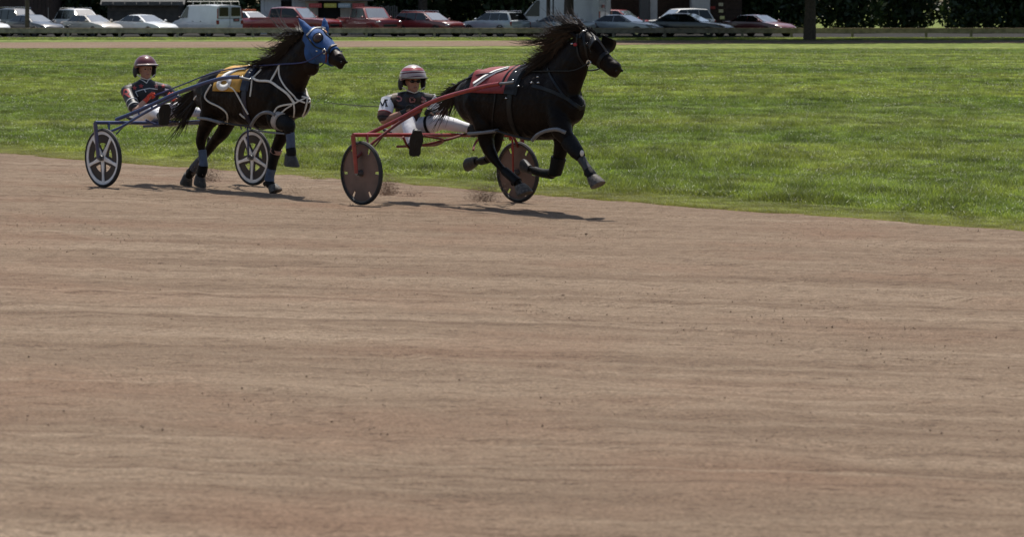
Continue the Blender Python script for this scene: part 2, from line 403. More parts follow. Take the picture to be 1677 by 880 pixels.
def build_grass():
    near = [tile('turf_tile_a%d' % k, 0.5, 520, 0.012, 0.068, 0.0078, 20 + k) for k in range(6)]
    tall = [tile('turf_tile_b%d' % k, 0.5, 320, 0.04, 0.14, 0.006, 40 + k, 0.9) for k in range(4)]
    far = [tile('turf_tile_c%d' % k, 1.0, 360, 0.02, 0.065, 0.020, 60 + k) for k in range(4)]
    pts, rz, sc, ix = [], [], [], []
    def lay(step, d0, d1, base, cnt):
        ys = np.arange(d0, d1, step)
        for y in ys:
            xs = np.arange(-620 / F * y - 1, 1100 / F * y + 1, step)
            for x in xs:
                x2 = x + (random.random() - 0.5) * step * 0.8; y2 = y + (random.random() - 0.5) * step * 0.8
                vv = lat(x2, y2); th = EDGE + 0.10 + 0.16 * math.sin(x2 * 1.7) + 0.14 * math.sin(x2 * 4.1 + 1) + 0.45 * random.random() ** 2
                if vv < th: continue
                if vv < th + 0.7 and random.random() < 0.35: continue
                pts.append((x2, y2, ZI + 0.0)); rz.append(random.random() * 6.283)
                s = 0.8 + 0.5 * random.random()
                if vv < th + 1.0: s *= 0.55
                sc.append(s); ix.append(base + random.randrange(cnt))
    lay(0.36, 31, 66, 0, 6); lay(0.8, 66, 143, 10, 4); lay(0.9, 178, 187, 10, 4)
    # ranker tufts
    for k in range(1500):
        y = 33 + 70 * random.random() ** 1.4; x = (-600 + 1650 * random.random()) / F * y
        if lat(x, y) < EDGE + 1.6: continue
        for q in range(random.randrange(1, 4)):
            pts.append((x + random.gauss(0, .4), y + random.gauss(0, .3), ZI)); rz.append(random.random() * 6.283); sc.append(0.7 + 0.5 * random.random()); ix.append(6 + random.randrange(4))
    for k in range(6500):
        u_ = random.uniform(-26, 26); v_ = EDGE - 0.08 + 1.1 * random.random() ** 1.3; x, y = from_uv(u_, v_)
        pts.append((x, y, ZI - 0.002)); rz.append(random.random() * 6.283); sc.append(0.22 + 0.32 * random.random()); ix.append(random.randrange(6))
    for cx, cy, n in ((1125, 272, 9), (1150, 276, 7), (1010, 262, 10), (1170, 262, 8)):
        g0 = on_flat(cx, cy)
        for q in range(n):
            pts.append((g0.x + random.gauss(0, .45), g0.y + random.gauss(0, .25), ZI)); rz.append(random.random() * 6.283); sc.append(1.0 + 0.5 * random.random()); ix.append(6 + random.randrange(4))
    scatter('infield_grass', pts, rz, sc, ix, near + tall + far, label='sunlit mown grass covering the infield', cat='grass')
build_grass()
CLOD = mat('dirt_clod', (0.235, 0.168, 0.122), 0.95, var=0.3, scale=30, spec=0.1)
def rock(name, seed, n=10):
    r = random.Random(seed); mb = MB(); mb.ell((0, 0, 0.25), ((0.55, 0, 0), (0, 0.5, 0), (0, 0, 0.4)), 8, 5)
    for i in range(len(mb.v)): mb.v[i] = mb.v[i] * (0.75 + 0.5 * r.random())
    me = mb.mesh(name); me.materials.append(CLOD); return bpy.data.objects.new(name, me)
def build_clods():
    src = [rock('clod_%d' % k, k) for k in range(6)]
    n = 20000; d = np.sqrt(RNG.uniform(12.0 ** 2, 47.0 ** 2, n)); X = RNG.uniform(-620, 1100, n) / F * d; Y = d
    v = X * AX + (Y - D0) * AY + 0.042; u = X * HX + (Y - D0) * HY
    line = vnoise(u * 0.12, v * 2.4, 77) + 0.6 * vnoise(u * 0.9, v * 3.0, 78)
    keep = (v < EDGE + 0.25) & (line + RNG.random(n) * 0.35 > 0.30); u, v, X, Y, line = u[keep], v[keep], X[keep], Y[keep], line[keep]
    Z = -BANK * v - 0.001
    s = 0.004 + 0.008 * RNG.random(len(u)) ** 2 + np.where(RNG.random(len(u)) < 0.003, 0.02 * RNG.random(len(u)), 0)
    scatter('loose_dirt', np.stack([X, Y, Z], -1), RNG.random(len(u)) * 6.283, s, RNG.integers(0, 6, len(u)), src, label='loose crumbs of dirt over the track', cat='dirt')
build_clods()

# ================================================================== HORSES, SULKIES, DRIVERS
class Rig:
    def __init__(s, near, far):
        A = on_track(*near); B = on_track(*far)
        s.A, s.B = A, B; s.O = (A + B) / 2
        d = (B - A); s.half = math.hypot(d.x, d.y) / 2
        s.a = Vector((d.x, d.y, 0)).normalized(); s.h = Vector((s.a.y, -s.a.x, 0)); s.z = Vector((0, 0, 1))
        s.Oa = s.O.x * s.a.x + s.O.y * s.a.y
    def P(s, px, py, v=0.0):
        """the point seen at a photo pixel, v metres across from the rig's middle plane"""
        r = ray(px, py); return CAM + r * ((v + s.Oa) / (r.x * s.a.x + r.y * s.a.y))
    def loc(s, u, v, w): return s.O + s.h * u + s.a * v + s.z * w
    def uvw(s, p): d = p - s.O; return d.dot(s.h), d.dot(s.a), d.z
    def mir(s, p): return p - s.a * (2 * (p - s.O).dot(s.a))
RR = Rig((592, 336), (848, 332))
RL = Rig((169, 307), (414, 304))

COAT = {}
def coat_mat(name, c0, c1):
    m, N, L, b = new_mat(name)
    tc = N.new('ShaderNodeTexCoord'); n1 = noise(N, L, tc.outputs['Object'], 3.0, 4.0); n2 = noise(N, L, tc.outputs['Object'], 160.0, 2.0)
    c = mixc(N, L, maprange(N, L, n1, 0.35, 0.68), c0, c1)
    L.new(c, b.inputs['Base Color']); b.inputs['Roughness'].default_value = 0.46; b.inputs['Specular IOR Level'].default_value = 0.11
    b.inputs['Sheen Weight'].default_value = 0.02; b.inputs['Sheen Roughness'].default_value = 0.4; b.inputs['Sheen Tint'].default_value = (0.5, 0.35, 0.25, 1)
    bp = N.new('ShaderNodeBump'); bp.inputs['Strength'].default_value = 0.12; bp.inputs['Distance'].default_value = 0.004
    L.new(n2, bp.inputs['Height'])
    n3 = noise(N, L, tc.outputs['Object'], 7.0, 2.0); b2 = N.new('ShaderNodeBump'); b2.inputs['Strength'].default_value = 0.5; b2.inputs['Distance'].default_value = 0.05
    L.new(n3, b2.inputs['Height']); L.new(bp.outputs['Normal'], b2.inputs['Normal']); L.new(b2.outputs['Normal'], b.inputs['Normal'])
    return m
COAT_R = coat_mat('dark_bay_coat', (0.0044, 0.0031, 0.0025), (0.013, 0.0076, 0.005))
COAT_L = coat_mat('brown_black_coat', (0.0048, 0.0033, 0.0026), (0.019, 0.0105, 0.0066))
HAIR = mat('black_horse_hair', (0.012, 0.009, 0.008), 0.5, var=0.3, scale=40)
HAIR_B = mat('brown_horse_hair', (0.035, 0.018, 0.010), 0.5, var=0.4, scale=40)
HOOF = mat('hoof_horn', (0.10, 0.088, 0.078), 0.6, var=0.45, scale=30, bump=0.4, bscale=50, spec=0.25)
HOOF_D = mat('dark_hoof_horn', (0.04, 0.034, 0.03), 0.6, var=0.35, scale=25)
LEATHER = mat('black_leather', (0.006, 0.006, 0.0065), 0.38, var=0.2, spec=0.32)
BUCKLE = mat('nickel_buckle', (0.62, 0.62, 0.60), 0.25, 1.0, var=0.1)
WHITE_ST = mat('white_strap_vinyl', (0.72, 0.68, 0.60), 0.5, var=0.12)
GREY_PL = mat('grey_hopple_plastic', (0.15, 0.155, 0.165), 0.4, var=0.12)
BLUE_CL = mat('royal_blue_cloth', (0.020, 0.078, 0.235), 0.8, var=0.18, bump=0.3, bscale=200)
BLUE_ST = mat('navy_strap', (0.022, 0.03, 0.12), 0.45, var=0.15)
BLUE_WR = mat('slate_blue_wrap', (0.075, 0.10, 0.16), 0.8, var=0.2, bump=0.3)
BLACK_WR = mat('black_neoprene', (0.005, 0.005, 0.0055), 0.6, var=0.3, scale=40, bump=0.4, bscale=60, spec=0.2)
WOOL = mat('sheepskin', (0.42, 0.37, 0.33), 0.95, var=0.2, bump=0.8, bscale=90)
GOLD = mat('gold_saddle_cloth', (0.50, 0.27, 0.035), 0.6, var=0.15)
REDCL = mat('red_saddle_cloth', (0.21, 0.022, 0.024), 0.6, var=0.15)
WHITE_PR = mat('white_print', (0.75, 0.74, 0.72), 0.6, var=0.06)
NOSE_L = mat('muzzle_skin', (0.055, 0.036, 0.030), 0.55, var=0.25, scale=30)
EYE_M = mat('wet_eye', (0.006, 0.004, 0.003), 0.05, var=0.1)
CUP_M = mat('brown_eye_cup', (0.045, 0.018, 0.010), 0.3, var=0.3)

def hoof(rig, name, top, toe, r, m, parent, flat=None):
    """a hoof: wall flaring from the coronet down to a flat sole, toe forward"""
    top, toe = Vector(top), Vector(toe); d = (toe - top); Ln = d.length; d.normalize()
    side = rig.a; mb = MB(); fwd = side.cross(d); 
    if fwd.dot(rig.h) < 0: fwd = -fwd
    n = 14; vs = []; fs = []
    for j, (t, k, off) in enumerate(((0.0, 0.74, -0.10), (0.25, 0.88, 0.05), (0.88, 1.12, 0.36), (1.0, 1.10, 0.40), (0.97, 0.7, 0.3))):
        for i in range(n):
            an = 2 * math.pi * i / n; fx = math.cos(an); sx = math.sin(an)
            q = top + d * (Ln * t) + fwd * (r * (k * fx * 1.08 + off)) + side * (r * k * sx * 0.92)
            if fx < -0.6 and j in (2, 3): q -= d * (Ln * 0.04)
            vs.append(q)
    for j in range(4):
        for i in range(n): fs.append((j * n + i, j * n + (i + 1) % n, (j + 1) * n + (i + 1) % n, (j + 1) * n + i))
    fs.append(tuple(range(n))); fs.append(tuple(4 * n + i for i in range(n)))
    mb.add(vs, fs); return mb.build(name, m, parent)
def wrap(rig, name, pts, rad, m, parent):
    mb = MB(); mb.tube(pts, rad, 14, side=rig.a, sub=4, rounded=False); return mb.build(name, m, parent)

def rvec(r, k): return Vector((r.gauss(0, k), r.gauss(0, k), r.gauss(0, k)))
class Horse:
    def __init__(s, rig, spec, name, label, coat):
        s.r = rig; s.spec = spec
        s.root = empty(name, (rig.O.x + rig.h.x * 1.4, rig.O.y + rig.h.y * 1.4, rig.O.z)); tag(s.root, label, 'horse')
        s.build_body(coat)
    def build_body(s, coat):
        R, sp = s.r, s.spec; mb = MB(); P = R.P
        # trunk: oval sections
        pts = []; rad = []
        for px, yt, yb, hw in sp['trunk']:
            T, B = P(px, yt, 0), P(px, yb, 0); pts.append((T + B) / 2); rad.append(((T - B).length / 2, hw))
        mb.tube(pts, rad, 24, side=R.a, sub=3, rounded=True)
        # spine keeps the back from being a barrel
        mb.tube([P(px, yt + 9, 0) for px, yt, yb, hw in sp['trunk'][1:-2]], 0.075, 10, rounded=True)
        s.trunk = pts
        npts = [P(*q[:3]) for q in sp['neck']]; nr = [q[3:5] for q in sp['neck']]
        mb.tube(npts, nr, 20, side=R.a, sub=4, rounded=True); s.neck = npts; s.neck_r = nr
        hp = [P(*q[:3]) for q in sp['head']]; hr = [q[3:5] for q in sp['head']]
        hside = R.a.copy() if 'hside' not in sp else (R.a * math.cos(sp['hside']) + R.h * math.sin(sp['hside']))
        mb.tube(hp, hr, 18, side=hside, sub=4, rounded=True); s.head = hp; s.hside = hside
        for c in sp['lumps']:
            mb.ell(P(*c[:3]), (R.h * c[3], R.a * c[4], R.z * c[5]))
        for leg in sp['legs'].values():
            mb.tube([P(*q[:3]) for q in leg], [q[3] if not isinstance(q[3], tuple) else q[3] for q in leg], 14, side=R.a, sub=4, rounded=True)
        # nostril rims and lips, chin
        d = (hp[-1] - hp[-2]).normalized(); up = hside.cross(d); 
        if up.z < 0: up = -up
        s.hd, s.hup = d, up
        for sg in (-1, 1):
            mb.ell(hp[-1] + d * 0.045 + hside * (sg * 0.045) + up * 0.012, (d * 0.030, hside * 0.018, up * 0.026), 10, 6)
        mb.ell(hp[-1] - up * 0.055 + d * 0.025, (d * 0.05, hside * 0.045, up * 0.035), 10, 6)
        # ears
        for b, t, w in sp['ears']:
            b, t = P(*b), P(*t); mb.tube([b, b.lerp(t, 0.35), b.lerp(t, 0.7), t], [(w * 0.75, w * 0.75), (w, w * 0.8), (w * 0.7, w * 0.5), (0.008, 0.008)], 10, sub=3, rounded=True)
        me = remesh(mb, 0.0125, 14, 'body'); s.bvh = bvh_of(me)
        s.body = put_mesh(me, 'body', coat, s.root)
        for sg in (-1, 1):
            e = hp[1].lerp(hp[2], 0.25) + hside * (sg * 0.098) + up * 0.055
            MB().ell(e, (d * 0.022, hside * 0.016, up * 0.018), 12, 8).build('eye', EYE_M, s.root)
            q = hp[-1] + d * 0.066 + hside * (sg * 0.047) + up * 0.018
            MB().ell(q, (d * 0.012, hside * 0.012, up * 0.016), 10, 6).build('nostril', LEATHER, s.root)
        for k, (top, toe, r, m) in enumerate(sp['hooves']): hoof(R, 'hoof', P(*top), P(*toe), r, m, s.root)
    def S(s, px, py, off=0.01):
        d = ray(px, py).normalized(); hit = s.bvh.ray_cast(CAM, d)
        if hit[0] is None: return None
        n = hit[1]
        if n.dot(d) > 0: n = -n
        return hit[0] + n * off, n
    def ribbon(s, name, pn, width, thick, m, parent=None):
        """a strap lying on the coat: points with normals, width across, thickness outwards"""
        pts = [p for p, n in pn]; mcount = len(pts); vs = []; fs = []
        for i, (p, n) in enumerate(pn):
            t = (pts[min(i + 1, mcount - 1)] - pts[max(i - 1, 0)]).normalized(); sd = t.cross(n)
            sd = sd.normalized() if sd.length > 1e-6 else t.orthogonal().normalized(); n2 = sd.cross(t).normalized()
            if n2.dot(n) < 0: n2 = -n2
            for a_, b_ in ((-1, -0.5), (1, -0.5), (0.75, 0.5), (-0.75, 0.5)): vs.append(p + sd * (a_ * width / 2) + n2 * (b_ * thick))
        for i in range(mcount - 1):
            for k in range(4): fs.append((i * 4 + k, i * 4 + (k + 1) % 4, (i + 1) * 4 + (k + 1) % 4, (i + 1) * 4 + k))
        fs += [(0, 1, 2, 3), tuple((mcount - 1) * 4 + k for k in range(4))]
        return MB().add(vs, fs).build(name, m, parent or s.root)
    def strap(s, name, pix, width, m, thick=0.010, mirror=True, off=0.006, parent=None, step=2.5):
        pl = [Vector((x, y, 0)) for x, y in pix]
        if len(pl) > 2: pl, _ = spline(pl, [(0,)] * len(pl), 6)
        fine = []
        for a, b in zip(pl[:-1], pl[1:]):
            k = max(1, int((b - a).length / step))
            fine += [a.lerp(b, i / k) for i in range(k)]
        fine.append(pl[-1]); pn = [s.S(q.x, q.y, off) for q in fine]; pn = [q for q in pn if q]
        if len(pn) < 2: return None
        # smooth out jumps
        for _ in range(2):
            pn = [pn[0]] + [((pn[i - 1][0] + pn[i][0] * 2 + pn[i + 1][0]) / 4, (pn[i - 1][1] + pn[i][1] * 2 + pn[i + 1][1]).normalized()) for i in range(1, len(pn) - 1)] + [pn[-1]]
        o = s.ribbon(name, pn, width, thick, m, parent)
        if mirror:
            q = []
            for p, n in pn:
                mp = s.r.mir(p); h = s.bvh.find_nearest(mp)
                if h[0] is not None and (h[0] - mp).length < 0.12: q.append((h[0] + h[1] * off, h[1]))
            if len(q) > 2: s.ribbon(name, q, width, thick, m, parent)
        return o
    def radial(s, u, ph, w0, off):
        """surface point of the trunk at station u, angle ph from straight up (negative = near side)"""
        R = s.r; c = R.loc(u, 0, w0); d = R.z * math.cos(ph) + R.a * math.sin(ph)
        h = s.bvh.ray_cast(c + d * 0.75, -d)
        if h[0] is None: return c + d * 0.3, d
        n = h[1] if h[1].dot(d) > 0 else -h[1]
        return h[0] + n * off, n
    def loop(s, name, px, ytop, ymid, slant, width, m, off=0.008, a0=-180, a1=180, thick=0.010):
        R = s.r; u, _, _ = R.uvw(R.P(px, ytop, 0)); w0 = R.uvw(R.P(px, ymid, 0))[2]; pn = []
        for k in range(37):
            ph = math.radians(a0 + (a1 - a0) * k / 36); pn.append(s.radial(u + slant * (1 - math.cos(ph)) / 2, ph, w0, off))
        return s.ribbon(name, pn, width, thick, m)
    def cloth(s, name, u0, u1, w0, amax, m, off=0.016, sk=0.0, n=22):
        """saddle cloth hanging over the back"""
        vs = []; fs = []; G = {}
        for j in range(n + 1):
            ph = -amax + 2 * amax * j / n
            for i in range(9):
                t = i / 8; uu = u0 + (u1 - u0) * t + sk * abs(ph)
                p, nn = s.radial(uu, ph, w0, off + 0.004 * math.sin(9 * t + 5 * ph)); vs.append(p)
        for j in range(n):
            for i in range(8): k = j * 9 + i; fs.append((k, k + 1, k + 10, k + 9))
        o = MB().add(vs, fs).build(name, m, s.root); md = o.modifiers.new('thick', 'SOLIDIFY'); md.thickness = 0.008; md.offset = 0
        return o
    def cloth_mark(s, name, strokes, u0, u1, w0, width, m, sk=0.0, off=0.024, parent=None):
        mb = MB()
        for st in strokes:
            pl = [Vector((a, b, 0)) for a, b in st]
            if len(pl) > 2: pl, _ = spline(pl, [(0,)] * len(pl), 5)
            pn = [s.radial(u0 + (u1 - u0) * q.x + sk * abs(q.y), q.y, w0, off) for q in pl]
            vs = []; fs = []
            for i, (p, n) in enumerate(pn):
                t = (pn[min(i + 1, len(pn) - 1)][0] - pn[max(i - 1, 0)][0]).normalized(); sd = t.cross(n).normalized()
                vs += [p - sd * width / 2, p + sd * width / 2]
            for i in range(len(pn) - 1): fs.append((2 * i, 2 * i + 1, 2 * i + 3, 2 * i + 2))
            mb.add(vs, fs)
        o = mb.build(name, m, parent or s.root); md = o.modifiers.new('thick', 'SOLIDIFY'); md.thickness = 0.003; md.offset = 0
        return o
    def hair(s, name, roots, m, count, length, dirf, width, seed):
        """locks: thin tapered curved strands"""
        r = random.Random(seed); mb = MB(); nc = max(6, count // 16)
        locks = []
        for k in range(nc):
            t = (k + r.random()) / nc; d, bend = dirf(t, r); locks.append((t, d, bend, 0.6 + 0.6 * r.random(), r.gauss(0, .010)))
        for k in range(count):
            tc, d, bend, lk, ph = locks[k % nc]
            tt = min(max(tc + r.gauss(0, .022), 0), .9999); t = tt * (len(roots) - 1.001); i = int(t); p = roots[i].lerp(roots[i + 1], t - i)
            p = p + s.r.a * r.gauss(0, 0.014) + s.r.z * r.gauss(0, 0.010)
            d = d + rvec(r, .045); b2 = bend + rvec(r, .07); ln = length(tt) * lk * (0.75 + 0.4 * r.random())
            w = width * (0.5 + r.random()); pts = []; ww = []; wv = rvec(r, .018)
            for q in range(7):
                x = q / 6; pts.append(p + d * (ln * x) + b2 * (ln * x * x) + (s.r.z * (.6 * math.sin(x * 7 + ph * 90)) + s.r.a * .3 * math.sin(x * 6 + ph * 60)) * (.035 * x * ln / .3) + wv * x); ww.append(w * (1 - x) ** 0.7 + 0.0010)
            mb.tube(pts, ww, 3)
        return mb.build(name, m, s.root, smooth=60)

def rvec_(r, k): return Vector((r.gauss(0, k), r.gauss(0, k), r.gauss(0, k)))

# ---------------------------------------------------------------- right-hand (leading) horse
spec_R = dict(
    trunk=[(753, 148, 180, .09), (762, 134, 192, .18), (776, 123, 204, .25), (800, 115, 213, .285), (824, 112, 219, .29), (850, 111, 226, .295), (878, 110, 230, .285), (900, 110, 230, .26), (917, 118, 227, .24), (930, 134, 217, .20), (938, 152, 205, .14)],
    neck=[(903, 152, 0, .29, .19), (920, 132, 0, .285, .16), (935, 107, 0, .245, .125), (947, 84, .01, .190, .105), (955, 68, .02, .125, .085)],
    head=[(956, 64, .0, .115, .088), (966, 76, .02, .152, .108), (977, 88, .04, .132, .094), (989, 99, .06, .102, .076), (999, 108, .08, .094, .074), (1006, 113, .09, .098, .080)],
    lumps=[(786, 152, -.12, .26, .12, .26), (786, 152, .12, .26, .12, .26), (908, 165, -.13, .22, .10, .28), (918, 165, .12, .22, .10, .28), (936, 178, 0, .11, .17, .17), (794, 245, -.14, .035, .03, .06), (795, 247, .14, .035, .03, .05), (840, 300, -.13, .03, .035, .04), (960, 284, -.15, .03, .035, .04)],
    legs=dict(
        near_hind=[(784, 165, -.11, .19), (795, 203, -.14, .14), (796, 228, -.15, .094), (803, 250, -.14, .070), (818, 272, -.13, .042), (834, 287, -.13, .038), (846, 297, -.13, .048), (853, 304, -.13, .036)],
        far_hind=[(794, 165, .11, .19), (810, 205, .13, .13), (811, 232, .13, .085), (806, 250, .14, .064), (797, 262, .18, .042), (786, 264, .22, .040), (778, 265, .25, .040)],
        near_fore=[(912, 170, -.10, .14), (918, 208, -.15, .125), (930, 229, -.16, .088), (943, 247, -.16, .064), (955, 265, -.15, .040), (965, 281, -.15, .047), (971, 291, -.15, .034)],
        far_fore=[(922, 175, .09, .14), (922, 215, .13, .11), (918, 246, .13, .080), (913, 268, .13, .064), (908, 282, .13, .062), (893, 284, .15, .040), (878, 280, .17, .040), (868, 277, .19, .034)]),
    hooves=[((852, 303, -.13), (857, 320, -.13), .084, HOOF), ((780, 265, .24), (765, 266, .30), .070, HOOF_D), ((970, 289, -.15), (977, 306, -.15), .078, HOOF), ((868, 277, .19), (857, 275, .23), .066, HOOF_D)],
    ears=[((944, 60, -.06), (921, 46, -.08), .034), ((963, 54, .10), (966, 42, .12), .034)])
HR = Horse(RR, spec_R, 'pacing_horse', 'dark bay racehorse with black bridle and red number cloth, leading at full stretch', COAT_R)

# ---------------------------------------------------------------- left-hand (following) horse
spec_L = dict(
    trunk=[(327, 142, 168, .09), (335, 129, 180, .18), (348, 118, 190, .25), (368, 112, 197, .285), (390, 110, 203, .29), (415, 109, 209, .295), (440, 106, 212, .28), (458, 106, 211, .255), (472, 118, 206, .22), (483, 134, 199, .18), (491, 150, 190, .13)],
    neck=[(457, 148, 0, .29, .18), (474, 128, 0, .275, .155), (489, 104, 0, .245, .125), (501, 85, 0, .195, .105), (509, 66, 0, .13, .088)],
    head=[(510, 60, .0, .115, .092), (520, 70, 0, .160, .118), (530, 80, -.01, .150, .106), (544, 91, -.02, .108, .086), (553, 97, -.03, .092, .076), (557, 100, -.03, .080, .070)],
    lumps=[(360, 150, -.12, .26, .12, .25), (360, 150, .12, .26, .12, .25), (462, 160, -.12, .22, .10, .26), (472, 160, .12, .22, .10, .26), (488, 170, 0, .11, .17, .17), (510, 108, 0, .11, .09, .12), (325, 228, -.14, .04, .035, .065), (343, 231, .13, .04, .035, .065), (451, 247, .10, .05, .06, .06), (324, 283, -.13, .03, .035, .04), (308, 281, .13, .03, .035, .04), (434, 301, .12, .03, .035, .04)],
    legs=dict(
        near_hind=[(352, 160, -.11, .19), (346, 188, -.14, .14), (337, 207, -.15, .092), (329, 230, -.14, .068), (331, 250, -.13, .042), (333, 268, -.13, .039), (331, 280, -.13, .048), (328, 288, -.13, .036)],
        far_hind=[(364, 162, .11, .19), (371, 193, .13, .13), (367, 213, .13, .090), (348, 236, .13, .066), (337, 253, .13, .048), (323, 268, .13, .046), (315, 279, .13, .050), (310, 287, .13, .040)],
        near_fore=[(458, 168, -.10, .14), (452, 195, -.14, .12), (462, 200, -.18, .094), (472, 205, -.21, .070), (476, 228, -.21, .048), (476, 242, -.21, .046), (477, 250, -.21, .050), (476, 256, -.21, .042)],
        far_fore=[(472, 168, .09, .14), (467, 200, .12, .11), (461, 224, .12, .082), (450, 248, .12, .064), (445, 268, .12, .047), (441, 286, .12, .045), (441, 298, .12, .051), (446, 305, .12, .042)]),
    hooves=[((328, 287, -.13), (325, 303, -.13), .074, HOOF_D), ((309, 287, .13), (302, 302, .13), .076, HOOF_D), ((476, 253, -.21), (475, 272, -.21), .085, HOOF_D), ((446, 303, .12), (450, 316, .12), .074, HOOF)],
    ears=[((506, 52, -.07), (490, 31, -.09), .042), ((533, 50, .07), (531, 30, .08), .036)])
HL = Horse(RL, spec_L, 'pacing_horse', 'brown-black racehorse in a blue hood with white straps, running second', COAT_L)
# manes and tails
def mane_R():
    R = RR; roots = [R.P(*q) for q in ((890, 108, 0), (906, 94, 0), (919, 78, 0), (931, 62, 0), (944, 52, 0), (956, 46, .02))]
    def d(t, r):
        v = R.h * (-0.55 - 0.3 * r.random()) + R.z * (0.45 * t - 0.15 + r.gauss(0, .14)) + R.a * r.gauss(-0.1, 0.25)
        return v, R.z * (r.gauss(-0.30, .22)) - R.h * 0.1
    HR.hair('mane', roots, HAIR, 900, lambda t: 0.32 + 0.20 * math.sin(3.1 * t), d, 0.0048, 3)
    HR.hair('mane', roots[2:], HAIR_B, 420, lambda t: 0.36 + 0.10 * math.sin(3.1 * t), d, 0.0042, 4)
    def df(t, r): return R.h * (0.15 + r.gauss(0, .1)) + R.z * (0.1 + r.gauss(0, .1)) + R.a * r.gauss(0, .3), -R.z * 0.6 + R.h * 0.2
    HR.hair('forelock', [R.P(960, 46, .0), R.P(966, 48, .05)], HAIR, 45, lambda t: 0.17, df, 0.006, 5)
    def dt(t, r): return -R.h * 0.72 + R.z * (-0.25 + r.gauss(0, .07)) + R.a * r.gauss(-.05, .1), -R.z * (0.30 + r.gauss(0, .10)) + R.a * r.gauss(0, .1)
    HR.hair('tail', [R.P(776, 127, 0), R.P(765, 135, 0), R.P(757, 143, 0)], HAIR, 620, lambda t: 0.58, dt, 0.007, 6)
mane_R()
def mane_L():
    R = RL; roots = [R.P(*q) for q in ((446, 106, 0), (462, 94, 0), (476, 80, 0), (489, 66, 0), (501, 53, 0))]
    def d(t, r):
        v = R.h * (-0.45 - 0.3 * r.random()) + R.z * (0.05 + r.gauss(0, .16)) + R.a * r.gauss(-0.1, 0.25)
        return v, R.z * (r.gauss(-0.25, .25)) - R.h * 0.15
    HL.hair('mane', roots, HAIR, 900, lambda t: 0.27 + 0.12 * math.sin(3.1 * t), d, 0.0048, 13)
    def d2(t, r): return -R.h * (0.7 + 0.3 * r.random()) + R.z * r.gauss(.05, .12) + R.a * r.gauss(-.1, .2), R.z * r.gauss(0, .25)
    HL.hair('mane', [R.P(452, 96, 0), R.P(480, 66, 0), R.P(496, 48, 0)], HAIR, 90, lambda t: 0.5, d2, 0.004, 14)
    def dt(t, r): return -R.h * 0.45 + R.z * (-0.55 + r.gauss(0, .08)) + R.a * r.gauss(-.08, .12), -R.z * (0.25 + r.gauss(0, .12)) - R.h * (0.35 + r.gauss(0, .15)) + R.a * r.gauss(-.05, .1)
    HL.hair('tail', [R.P(345, 126, 0), R.P(336, 134, 0), R.P(328, 145, 0)], HAIR, 700, lambda t: 0.54, dt, 0.007, 16)
mane_L()

